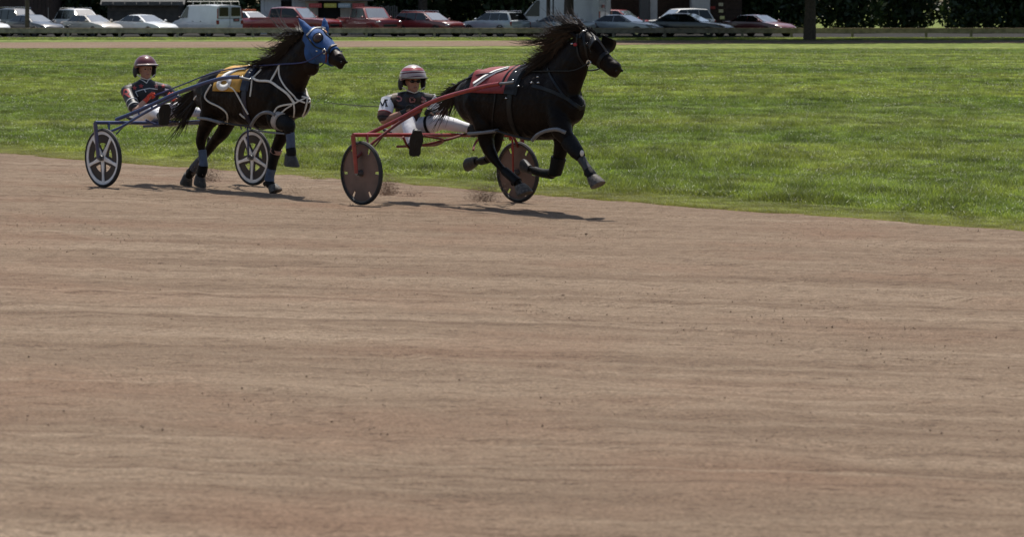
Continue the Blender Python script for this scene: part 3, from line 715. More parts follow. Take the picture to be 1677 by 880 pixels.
# ---------------------------------------------------------------- harness
def span(rig, px, py): return rig.uvw(rig.P(px, py, 0))[0]
def tubes(name, pts, r, m, parent, n=8, sub=4):
    return MB().tube(pts, r, n, sub=sub).build(name, m, parent)
def harness_R():
    h, R = HR, RR; w0 = R.uvw(R.P(850, 165, 0))[2]
    u0, u1 = span(R, 795, 117), span(R, 860, 112)
    c = h.cloth('number_cloth', u0, u1, w0, 1.28, REDCL, sk=0.03); c['label'] = 'red number cloth with a white 1'
    one = [[(0.10, s * 1.00), (0.30, s * 0.72), (0.52, s * 0.42), (0.72, s * 0.20)] for s in (-1, 1)]
    h.cloth_mark('printed_number', one, u0, u1, w0, 0.085, WHITE_PR, 0.03, 0.026, c)
    h.cloth_mark('number_outline', one, u0, u1, w0, 0.018, LEATHER, 0.03, 0.030, c)
    h.loop('saddle_pad', 866, 112, 165, -0.02, 0.20, LEATHER, 0.02, -75, 75, 0.03)
    h.loop('girth', 866, 112, 165, -0.02, 0.075, LEATHER, 0.012)
    h.loop('back_strap', 850, 112, 165, 0, 0.03, LEATHER, 0.02, -60, 60)
    for k, (x, y) in enumerate(((843, 133), (852, 142), (847, 121), (832, 161), (873, 137), (883, 128), (884, 137))):
        q = h.S(x, y, 0.03)
        if q: MB().ell(q[0], (Vector((0.016, 0, 0)), Vector((0, 0.012, 0)), Vector((0, 0, 0.010))), 8, 6).build('buckle', BUCKLE, h.root)
    q = h.S(858, 113, 0.05)
    MB().ell(R.P(858, 113, -.05), (R.h * .03, R.a * .02, R.z * .016), 8, 6).build('terret_ring', BUCKLE, h.root)
    h.strap('breast_collar', [(872, 140), (900, 148), (925, 160), (942, 172), (952, 178)], 0.05, LEATHER)
    h.strap('neck_strap', [(897, 112), (905, 130), (925, 160)], 0.03, LEATHER)
    # hopples: rigid loops round the forearm and gaskin with their hangers
    hop = [R.P(*q) for q in ((872, 230, -.30), (880, 221, -.33), (895, 214, -.34), (912, 212, -.33), (926, 217, -.29))]
    tubes('hopple_loop', hop, 0.021, GREY_PL, h.root)
    tubes('hopple_loop', [R.P(*q) for q in ((767, 219, -.26), (790, 217, -.30), (806, 215, -.28), (815, 213, -.20), (812, 214, -.08))], 0.019, GREY_PL, h.root)
    tubes('hopple_strap', [R.P(812, 214, -.30), R.P(842, 223, -.31), R.P(872, 229, -.30)], 0.012, LEATHER, h.root)
    h.strap('hopple_hanger', [(808, 122), (812, 150), (808, 185), (806, 213)], 0.022, LEATHER)
    # bridle
    h.strap('noseband', [(985, 122), (980, 104), (988, 90), (999, 86), (1007, 92)], 0.05, LEATHER, 0.016, mirror=False)
    h.strap('cheek_strap', [(955, 55), (959, 78), (964, 100), (972, 112)], 0.032, LEATHER, mirror=False)
    h.strap('brow_band', [(950, 62), (956, 52), (965, 50), (975, 54)], 0.035, LEATHER, 0.014, mirror=False)
    h.strap('face_strap', [(963, 50), (975, 62), (986, 76), (992, 86)], 0.024, LEATHER, 0.016, mirror=False)
    h.strap('crown_strap', [(947, 54), (945, 70), (948, 92), (958, 108)], 0.028, LEATHER, mirror=False)
    # blinkers
    for (x, y, v, sx) in ((970, 70, -.10, -1), (988, 70, .15, 1)):
        c0 = R.P(x, y, v); d = h.hd; up = h.hup; sd = h.hside * sx
        vs = []; fs = []; n = 10
        for j in range(5):
            for i in range(n + 1):
                an = math.pi * (i / n) - math.pi / 2; t = j / 4
                vs.append(c0 + d * (-0.04 + 0.12 * t) + up * (0.085 * math.sin(an)) + sd * (0.05 * math.cos(an) * (0.5 + 0.7 * t) + 0.07 * t - 0.02))
        for j in range(4):
            for i in range(n): k = j * (n + 1) + i; fs.append((k, k + 1, k + n + 2, k + n + 1))
        o = MB().add(vs, fs).build('blinker', LEATHER, h.root); md = o.modifiers.new('t', 'SOLIDIFY'); md.thickness = 0.006
    for x, y in ((964, 101), (938, 72), (956, 52), (984, 56), (969, 64)):
        q = h.S(x, y, 0.012)
        if q: MB().ell(q[0], (Vector((0.018, 0, 0)), Vector((0, 0.012, 0)), Vector((0, 0, 0.012))), 8, 6).build('buckle', BUCKLE, h.root)
    MB().ring(R.P(964, 103, -.13), R.a, 0.024, 0.034, 0.005, 16).build('bit_ring', BUCKLE, h.root)
    q = h.S(938, 73, 0.012)
    if q: MB().ell(q[0] + R.h * 0.05, (R.h * .03, R.a * .02, R.z * .02), 8, 6).build('red_tag', mat('red_plastic', (.35, .02, .03), .4), h.root)
    # boots
    P = R.P
    kb = [(931, 231, -.16), (943, 247, -.16), (951, 258, -.155)]
    wrap(R, 'knee_boot', [P(*q) for q in kb], [.096, .084, .060], BLACK_WR, h.root)
    MB().ell(P(953, 251, -.19), (R.h * .03, R.a * .012, R.z * .035), 10, 6).build('boot_patch', WHITE_ST, h.root)
    wrap(R, 'shin_boot', [P(*q) for q in ((952, 260, -.15), (958, 270, -.15), (963, 278, -.15))], [.050, .046, .050], mat('charcoal_boot', (.03, .029, .028), .5), h.root)
    wrap(R, 'bell_boot', [P(*q) for q in ((963, 278, -.15), (968, 286, -.15), (971, 291, -.15))], [.050, .058, .054], BLACK_WR, h.root)
    wrap(R, 'knee_boot', [P(*q) for q in ((915, 258, .13), (912, 272, .13), (909, 284, .135))], [.086, .080, .074], BLACK_WR, h.root)
    wrap(R, 'shin_boot', [P(*q) for q in ((904, 285, .14), (890, 284, .15), (876, 280, .17))], [.058, .051, .050], BLACK_WR, h.root)
    wrap(R, 'hind_boot', [P(*q) for q in ((826, 280, -.13), (838, 290, -.13), (848, 299, -.13))], [.050, .052, .056], BLACK_WR, h.root)
    wrap(R, 'hind_boot', [P(*q) for q in ((799, 261, .17), (788, 264, .21))], [.048, .047], BLACK_WR, h.root)
harness_R()

BLUE_DK = mat('dark_navy_leather', (0.010, 0.012, 0.032), 0.4, var=0.2)
def harness_L():
    h, R = HL, RL; P = R.P; w0 = R.uvw(P(410, 160, 0))[2]
    u0, u1 = span(R, 379, 112), span(R, 424, 109)
    c = h.cloth('number_cloth', u0, u1, w0, 1.30, GOLD, sk=0.0); c['label'] = 'gold number cloth with a white 6'
    six = []
    for s_ in (-1, 1):
        six.append([(0.38 + 0.19 * math.cos(t * .5236 + .5), s_ * (0.98 + 0.19 * math.sin(t * .5236 + .5))) for t in range(13)])
        six.append([(0.20, s_ * 0.96), (0.28, s_ * 0.72), (0.46, s_ * 0.50), (0.66, s_ * 0.36), (0.90, s_ * 0.34)])
    h.cloth_mark('printed_number', six, u0, u1, w0, 0.075, WHITE_PR, 0.0, 0.026, c)
    h.loop('saddle_pad', 430, 109, 160, -0.02, 0.13, BLUE_DK, 0.02, -72, 72, 0.03)
    h.loop('girth', 430, 109, 160, -0.02, 0.085, BLUE_DK, 0.012)
    for (x, y) in ((412, 122), (413, 131), (415, 118), (406, 132), (400, 128), (408, 107), (418, 107)):
        q = h.S(x, y, 0.035); p = q[0] if q else P(x, y, 0)
        MB().ell(p, (Vector((0.018, 0, 0)), Vector((0, 0.012, 0)), Vector((0, 0, 0.011))), 8, 6).build('buckle', BUCKLE, h.root)
    W = WHITE_ST
    h.strap('breast_collar', [(412, 126), (422, 132), (441, 133), (455, 142), (470, 153), (479, 165), (483, 170)], 0.030, W, 0.012)
    h.strap('breast_strap', [(483, 169), (490, 165), (499, 161), (504, 158)], 0.019, W, 0.012)
    h.strap('neck_strap', [(458, 106), (452, 118), (443, 133)], 0.022, W, 0.012)
    h.strap('neck_strap', [(457, 107), (458, 125), (467, 142), (481, 157), (486, 163), (499, 168)], 0.020, W, 0.011)
    h.strap('shoulder_strap', [(481, 170), (482, 180), (481, 191)], 0.019, W, 0.012)
    h.strap('shoulder_strap', [(480, 170), (465, 172), (454, 176), (449, 184)], 0.022, W, 0.012)
    h.strap('shoulder_strap', [(478, 172), (467, 179), (459, 187)], 0.018, W, 0.011)
    h.strap('chest_strap', [(501, 146), (503, 158), (502, 168), (498, 183), (488, 203)], 0.019, W, 0.012, mirror=False)
    h.strap('saddle_strap', [(414, 128), (420, 122), (428, 114)], 0.019, W, 0.012)
    h.strap('saddle_strap', [(413, 127), (412, 142), (410, 158)], 0.018, W, 0.011)
    h.strap('trace_strap', [(376, 142), (385, 147), (393, 160), (402, 176), (408, 186)], 0.019, W, 0.012, off=0.02)
    h.strap('hip_strap', [(346, 139), (338, 152), (336, 160), (343, 167), (358, 174), (369, 182), (373, 190), (372, 203)], 0.019, W, 0.012)
    h.strap('thigh_strap', [(322, 157), (315, 168), (314, 178), (320, 186), (325, 192)], 0.019, W, 0.012)
    h.strap('flank_strap', [(393, 186), (400, 192), (407, 195)], 0.022, W, 0.012)
    hop = [P(*q) for q in ((411, 206, -.30), (419, 193, -.34), (430, 185, -.36), (440, 184, -.36), (450, 188, -.33))]
    tubes('hopple_loop', hop, 0.020, GREY_PL, h.root)
    tubes('hopple_loop', [P(*q) for q in ((324, 193, -.25), (340, 195, -.30), (358, 200, -.30), (366, 201, -.22), (364, 200, -.08))], 0.019, GREY_PL, h.root)
    tubes('hopple_strap', [P(366, 201, -.28), P(390, 205, -.31), P(411, 206, -.30)], 0.012, LEATHER, h.root)
    tubes('hopple_strap', [P(424, 214, -.22), P(444, 217, -.24), P(466, 219, -.26)], 0.012, GREY_PL, h.root)
    # hood: a skin over the head and ears, stopping above the nostrils
    mb = MB(); hp = h.head; sp = h.spec['head']
    rr = [(a + .016, b + .016) for _, _, _, a, b in sp]
    pts = hp[:4] + [hp[3].lerp(hp[4], 0.35)]; rr = rr[:4] + [rr[3]]
    mb.tube([pts[0] - (pts[1] - pts[0]) * 0.25] + pts, [rr[0]] + rr, 18, side=h.hside, sub=4)
    for b, t, w in h.spec['ears']:
        b, t = P(*b), P(*t); b = b + (b - t) * 0.2
        mb.tube([b, b.lerp(t, 0.35), b.lerp(t, 0.7), b.lerp(t, 1.04)], [(w, w), (w + .012, w + .008), (w * 0.75 + .01, w * 0.55 + .01), (0.012, 0.012)], 12, sub=3, rounded=True)
    mb.ell(P(514, 84, 0), (R.h * .13, R.a * .115, R.z * .17))
    me = remesh(mb, 0.010, 6, 'hood'); hb = bvh_of(me); put_mesh(me, 'hood', BLUE_CL, h.root)
    keep = h.bvh; h.bvh = hb
    for (x, y) in ((521, 62), (551, 60)):
        q = h.S(x, y, 0.0)
        if q:
            n = q[1]; e1 = n.orthogonal().normalized(); e2 = n.cross(e1)
            MB().ell(q[0], (e1 * 0.062, e2 * 0.062, n * 0.036), 16, 10).build('eye_cup', CUP_M, h.root)
            MB().ring(q[0] + n * 0.004, n, 0.058, 0.068, 0.010, 24).build('cup_rim', LEATHER, h.root)
    h.strap('brow_band', [(503, 57), (512, 48), (523, 44), (533, 46)], 0.022, WHITE_ST, 0.012, mirror=False)
    h.strap('cheek_strap', [(502, 58), (508, 66), (515, 75), (524, 79), (533, 80)], 0.020, LEATHER, mirror=False)
    h.strap('face_strap', [(527, 46), (534, 56), (543, 64), (552, 70)], 0.020, LEATHER, 0.014, mirror=False)
    h.strap('face_strap', [(529, 48), (534, 54)], 0.03, mat('orange_tab', (.45, .18, .05), .6), 0.018, mirror=False)
    h.strap('noseband', [(537, 88), (541, 78), (548, 74), (556, 73), (562, 79)], 0.034, LEATHER, 0.018, mirror=False)
    h.strap('noseband_fleece', [(542, 77), (549, 74), (556, 74)], 0.022, WOOL, 0.024, mirror=False)
    h.strap('jaw_strap', [(533, 82), (535, 92), (534, 101)], 0.020, mat('maroon_strap', (.12, .02, .02), .5), 0.012, mirror=False)
    h.bvh = keep
    h.strap('muzzle_patch', [(548, 88), (554, 86), (561, 88)], 0.07, NOSE_L, 0.008, mirror=False, off=0.002)
    MB().ring(P(531, 84, -.13), R.a, 0.022, 0.032, 0.005, 16).build('bit_ring', BUCKLE, h.root)
    for x, y in ((531, 81), (519, 83)):
        MB().ell(P(x, y, -.13), (Vector((0.016, 0, 0)), Vector((0, 0.012, 0)), Vector((0, 0, 0.012))), 8, 6).build('buckle', BUCKLE, h.root)
    tubes('chin_strap', [P(533, 100, -.05), P(527, 107, -.03), P(519, 111, -.03)], 0.007, LEATHER, h.root)
    # leg wraps
    wrap(R, 'leg_wrap', [P(*q) for q in ((331, 246, -.13), (333, 262, -.13), (333, 272, -.13))], [.052, .050, .058], BLUE_WR, h.root)
    wrap(R, 'fetlock_boot', [P(*q) for q in ((333, 271, -.13), (331, 280, -.13), (329, 288, -.13))], [.063, .064, .056], BLACK_WR, h.root)
    wrap(R, 'leg_wrap', [P(*q) for q in ((330, 261, .13), (322, 270, .13), (317, 277, .13))], [.056, .058, .062], mat('dusty_wrap', (.07, .075, .09), .8, var=.25), h.root)
    wrap(R, 'fetlock_boot', [P(*q) for q in ((317, 277, .13), (312, 284, .13), (309, 289, .13))], [.060, .058, .052], BLACK_WR, h.root)
    wrap(R, 'knee_boot', [P(*q) for q in ((463, 200, -.185), (472, 205, -.21), (474, 215, -.21))], [.098, .088, .064], BLACK_WR, h.root)
    wrap(R, 'fleece_roll', [P(*q) for q in ((457, 197, -.17), (463, 200, -.185))], [.118, .112], WOOL, h.root)
    wrap(R, 'leg_wrap', [P(*q) for q in ((475, 217, -.21), (476, 230, -.21), (476, 244, -.21))], [.054, .053, .058], BLUE_WR, h.root)
    wrap(R, 'fetlock_boot', [P(*q) for q in ((476, 243, -.21), (477, 250, -.21), (476, 257, -.21))], [.060, .060, .060], BLACK_WR, h.root)
    wrap(R, 'leg_wrap', [P(*q) for q in ((451, 250, .12), (447, 264, .12), (445, 276, .12))], [.068, .062, .056], BLACK_WR, h.root)
    wrap(R, 'knee_fleece', [P(*q) for q in ((453, 244, .12), (451, 250, .12))], [.072, .070], mat('pink_fleece', (.38, .22, .18), .9), h.root)
    wrap(R, 'leg_wrap', [P(*q) for q in ((445, 276, .12), (442, 288, .12), (441, 296, .12))], [.056, .056, .062], BLUE_WR, h.root)
    wrap(R, 'fetlock_boot', [P(*q) for q in ((441, 296, .12), (442, 301, .12), (446, 305, .12))], [.060, .060, .052], BLACK_WR, h.root)
harness_L()

# ---------------------------------------------------------------- sulkies
TYRE = mat('tyre_rubber', (0.022, 0.021, 0.021), 0.7, var=0.3, scale=20)
DISC_R = mat('dusty_brown_disc', (0.145, 0.088, 0.066), 0.6, var=0.25, scale=4)
DISC_L = mat('dark_brown_disc', (0.040, 0.028, 0.022), 0.6, var=0.25, scale=5)
RIM_W = mat('white_rim_plastic', (0.82, 0.80, 0.78), 0.45, var=0.1)
RED_PT = mat('red_frame_paint', (0.29, 0.032, 0.026), 0.32, var=0.2, scale=9, coat=0.4)
RED_DK = mat('worn_red_paint', (0.17, 0.028, 0.022), 0.5, var=0.3, scale=9)
BLUE_PT = mat('navy_frame_paint', (0.032, 0.046, 0.125), 0.3, var=0.2, scale=9, coat=0.5)
STEEL = mat('dull_steel', (0.20, 0.20, 0.20), 0.45, 0.8, var=0.2)
SEAT_M = mat('black_seat_vinyl', (0.015, 0.015, 0.016), 0.5, var=0.2)
def wheel(rig, g, r, parent, style, rot):
    """tyre, disc cover with slots, hub; g is the ground contact"""
    c = g + Vector((0, 0, r)); a = rig.a; e1 = rig.h * math.cos(rot) + rig.z * math.sin(rot); e2 = a.cross(e1)
    w = MB().ring(c, a, 0.045 if False else r * 0.05, r * 0.10, 0.05, 18).build('wheel', STEEL, parent)
    MB().ring(c, a, r * 0.905, r, 0.024, 64, rr=0.016).build('tyre', TYRE, w)
    def polar(name, m, zoff, r0, r1, hole, na=90, nr=14, dome=0.0):
        vs = []; fs = []
        for j in range(nr + 1):
            q = r0 + (r1 - r0) * j / nr
            for i in range(na):
                an = 2 * math.pi * i / na
                vs.append(c + (e1 * math.cos(an) + e2 * math.sin(an)) * q + a * (zoff * (1 - 0.75 * (q / r1) ** 2) if dome else zoff))
        for j in range(nr):
            for i in range(na):
                an = 2 * math.pi * (i + 0.5) / na; q = r0 + (r1 - r0) * (j + 0.5) / nr
                if hole(an, q / r): continue
                fs.append((j * na + i, j * na + (i + 1) % na, (j + 1) * na + (i + 1) % na, (j + 1) * na + i))
        o = MB().add(vs, fs).build(name, m, w); md = o.modifiers.new('t', 'SOLIDIFY'); md.thickness = 0.003; md.offset = 0; return o
    if style == 'disc':
        def slot(an, q):
            k = (an / (2 * math.pi / 6)) % 1.0
            return abs(k - 0.5) < 0.05 and 0.66 < q < 0.86
        polar('wheel_cover', DISC_R, 0.0, r * 0.08, r * 0.91, slot, na=120)
        MB().ring(c, a, r * 0.885, r * 0.925, 0.012, 64).build('rim', STEEL, w)
    else:
        def win(an, q):
            k = (an / (2 * math.pi / 5)) % 1.0; d = abs(k - 0.5)
            return 0.27 < q < 0.52 and d < 0.30 * (q - 0.22) / 0.30
        polar('wheel_panel', DISC_L, 0.0, r * 0.08, r * 0.84, win, na=100, nr=18)
        MB().ring(c, a, r * 0.795, r * 0.915, 0.013, 64).build('rim', RIM_W, w)
        for k in range(5):
            an = 2 * math.pi * k / 5; d = e1 * math.cos(an) + e2 * math.sin(an); t = a.cross(d); mb = MB(); vs = []
            for q, hw in ((0.06, 0.030), (0.25, 0.026), (0.55, 0.017), (0.82, 0.022)):
                for sa, st in ((-1, -1), (-1, 1), (1, 1), (1, -1)): vs.append(c + d * (r * q) + a * (sa * 0.015) + t * (st * hw))
            fs = []
            for i in range(3):
                for j in range(4): fs.append((i * 4 + j, i * 4 + (j + 1) % 4, i * 4 + 4 + (j + 1) % 4, i * 4 + 4 + j))
            mb.add(vs, fs).build('spoke', RIM_W, w, bevel=0.004)
    MB().tube([c - a * 0.075, c + a * 0.075], 0.026, 14).build('hub', STEEL, w)
    return c
def sulky(rig, name, label, style, paint, dark, spec):
    root = empty(name, tuple(rig.O)); tag(root, label, 'sulky'); P = rig.P
    r = 0.362; ca = wheel(rig, rig.A, r, root, style, -math.pi / 2 + 0.04); cb = wheel(rig, rig.B, r, root, style, -math.pi / 2 - 0.05)
    hb = 0.795; A0 = rig.A + rig.z * hb - rig.a * 0.10; B0 = rig.B + rig.z * hb + rig.a * 0.10
    back = rig.h * spec['back']
    tubes('cross_bar', [A0 + back, B0 + back], 0.023, paint, root, 10)
    for c, sg in ((ca, -1), (cb, 1)):
        top = (A0 if sg < 0 else B0)
        MB().tube([top + back, c + rig.a * (sg * 0.075)], [(0.034, 0.020), (0.030, 0.018)], 10, side=rig.a).build('fork_strut', paint, root)
        tp = top - rig.a * (sg * 0.20) + back
        MB().tube([tp, tp - rig.z * 0.05, c + rig.z * (r + 0.035) - rig.a * (sg * 0.09) + rig.h * 0.0, c - rig.a * (sg * 0.075)], 0.013, 8, sub=3).build('fork_strut', paint, root)
    for mirror in (False, True):
        f = (lambda p: rig.mir(p)) if mirror else (lambda p: p)
        tubes('shaft', [f(P(*q)) for q in spec['shaft']], 0.024, paint, root, 12)
        tubes('shaft_brace', [f(P(*q)) for q in spec['brace']], 0.017, dark, root, 8)
        for q in spec['links']: tubes('brace_link', [f(P(*q[0])), f(P(*q[1]))], 0.010, dark, root, 6)
        tubes('shaft_tip', [f(P(*q)) for q in spec['tip']], 0.016, STEEL, root, 8)
        tubes('seat_stay', [f(P(*q)) for q in spec['stay']], 0.015, dark, root, 8)
        tubes('foot_rest', [f(P(*q)) for q in spec['rest']], 0.014, dark, root, 8)
    # saddle-shaped seat
    c = P(*spec['seat']); vs = []; fs = []; n = 8
    for i in range(n + 1):
        for j in range(n + 1):
            x = (i / n - 0.5) * 0.42; y = (j / n - 0.5) * 0.40
            vs.append(c + rig.h * x + rig.a * y + rig.z * (0.5 * y * y + (0.9 * x * x if x < 0 else -0.3 * x * x)))
    for i in range(n):
        for j in range(n): k = i * (n + 1) + j; fs.append((k, k + 1, k + n + 2, k + n + 1))
    o = MB().add(vs, fs).build('seat', SEAT_M, root); md = o.modifiers.new('t', 'SOLIDIFY'); md.thickness = 0.035
    tubes('seat_post', [c - rig.z * 0.01, Vector((c.x, c.y, (A0 + back).z)) - rig.z * 0.02], 0.03, dark, root)
    return root
sulky(RR, 'race_sulky', 'red two-wheeled racing sulky with brown disc wheels, behind the leading horse', 'disc', RED_PT, RED_DK, dict(
    back=-0.03,
    shaft=[(599, 222, -.93), (630, 207, -.84), (658, 193, -.75), (690, 175, -.65), (720, 162, -.56), (760, 150, -.46), (795, 141, -.40), (818, 137, -.37)],
    tip=[(816, 137.4, -.37), (842, 135, -.36)],
    brace=[(584, 258, -1.26), (612, 233, -1.08), (640, 211, -.88), (660, 197, -.76), (690, 180, -.66)],
    links=[((614, 239, -1.0), (628, 222, -.83)), ((650, 205, -.82), (655, 195, -.77)), ((672, 191, -.72), (678, 183, -.69))],
    stay=[(650, 240, -.20), (690, 238, -.12), (735, 228, .05), (770, 217, .42)],
    rest=[(660, 224, -.62), (668, 240, -.52), (682, 250, -.44)],
    seat=(668, 218, 0)))
sulky(RL, 'race_sulky', 'navy blue racing sulky with white five-spoke wheels, behind the second horse', 'spoke', BLUE_PT, BLUE_PT, dict(
    back=-0.03,
    shaft=[(190, 196, -.90), (225, 182, -.79), (258, 167, -.70), (285, 154, -.62), (315, 143, -.52), (345, 133, -.44), (370, 127, -.39), (392, 126, -.37)],
    tip=[(390, 126, -.37), (410, 131, -.36)],
    brace=[(172, 219, -1.16), (200, 207, -.97), (225, 192, -.83), (250, 178, -.74), (290, 157, -.62)],
    links=[((190, 220, -1.0), (203, 206, -.92)), ((228, 188, -.80), (226, 182, -.79)), ((248, 178, -.74), (250, 171, -.72))],
    stay=[(235, 207, -.20), (270, 205, -.10), (310, 199, .10), (345, 197, .42)],
    rest=[(238, 196, -.62), (252, 203, -.52), (266, 204, -.44)],
    seat=(243, 196, 0)))

# ---------------------------------------------------------------- drivers
SKIN = mat('sunburnt_skin', (0.36, 0.185, 0.125), 0.5, var=0.1, scale=20)
LIPS = mat('lip_skin', (0.25, 0.08, 0.07), 0.45)
BOOT_M = mat('black_boot_rubber', (0.012, 0.012, 0.012), 0.55, var=0.2)
TROU = mat('white_driving_trousers', (0.76, 0.75, 0.77), 0.7, var=0.08, scale=8, bump=0.25, bscale=25)
BLACK_SILK = mat('black_silks', (0.012, 0.012, 0.015), 0.5, var=0.2, bump=0.2, bscale=25)
MAROON_SILK = mat('maroon_black_silks', (0.022, 0.012, 0.011), 0.5, var=0.3, bump=0.2, bscale=25)
WHITE_SILK = mat('white_sleeve', (0.80, 0.80, 0.83), 0.6, var=0.05, bump=0.3, bscale=22)
BROWN_SILK = mat('brown_sleeve_band', (0.095, 0.030, 0.022), 0.6, var=0.15)
TAN_SILK = mat('tan_shoulder_panel', (0.12, 0.075, 0.05), 0.6, var=0.15)
RED_PRINT = mat('red_print', (0.38, 0.050, 0.045), 0.6, var=0.1)
PINK_PRINT = mat('pink_print', (0.40, 0.16, 0.15), 0.6, var=0.1)
WHITE_PIPE = mat('white_piping', (0.62, 0.62, 0.60), 0.6, var=0.08)
RED_GLOVE = mat('red_glove_cloth', (0.50, 0.045, 0.018), 0.7, var=0.15)
BLACK_GLOVE = mat('black_glove_leather', (0.010, 0.012, 0.010), 0.5, var=0.2)
HELM_MAR = mat('maroon_helmet_paint', (0.120, 0.024, 0.026), 0.3, var=0.2, scale=6, coat=0.25)
HELM_WH = mat('white_helmet_paint', (0.42, 0.33, 0.30), 0.28, var=0.08, coat=0.7)
HELM_RED = mat('red_helmet_stripe', (0.30, 0.045, 0.055), 0.3, var=0.1, coat=0.25)
HELM_GLINT = mat('painted_crown_highlight', (0.26, 0.15, 0.14), 0.35, var=0.3, scale=14, coat=0.4)  # paler cap colour paints a highlight on top of the maroon helmet
HELM_PAD = mat('black_helmet_padding', (0.014, 0.013, 0.016), 0.7, var=0.2)
LENS = mat('dark_lens', (0.006, 0.006, 0.007), 0.08, var=0.1)
HAIR_H = mat('short_brown_hair', (0.03, 0.018, 0.012), 0.7, var=0.3, scale=60)

def glove(rig, wrist, knuckle, curl, m, parent, thumb_side):
    """hand closed on the reins: palm, four bent fingers, thumb across them"""
    wrist, knuckle = Vector(wrist), Vector(knuckle); d = (knuckle - wrist).normalized()
    sd = thumb_side - d * thumb_side.dot(d); sd.normalize(); nb = sd.cross(d).normalized()
    if nb.dot(curl) < 0: nb = -nb
    mb = MB(); mb.tube([wrist - d * 0.05, wrist, wrist + d * 0.05, wrist + d * 0.085], [(.032, .034), (.028, .032), (.024, .044), (.019, .044)], 12, side=sd, sub=3, rounded=True)
    for k, (o, ln) in enumerate(((.034, .072), (.012, .080), (-.011, .074), (-.033, .058))):
        b = wrist + d * 0.085 + sd * o
        mb.tube([b, b + d * (ln * .42) + nb * .008, b + d * (ln * .5) + nb * (ln * .45), b + d * (ln * .12) + nb * (ln * .62), b - d * (ln * .15) + nb * (ln * .42)], [.0115, .0105, .010, .0095, .009], 8, sub=3, rounded=True)
    b = wrist + d * 0.030 + sd * 0.040
    mb.tube([b, b + d * .035 + sd * .018 + nb * .015, b + d * .062 + sd * .010 + nb * .035, b + d * .072 - sd * .012 + nb * .05], [.0145, .0125, .0115, .0095], 8, sub=3, rounded=True)
    return put_mesh(remesh(mb, 0.005, 2, 'glove'), 'glove', m, parent), wrist + d * 0.10 + nb * 0.03

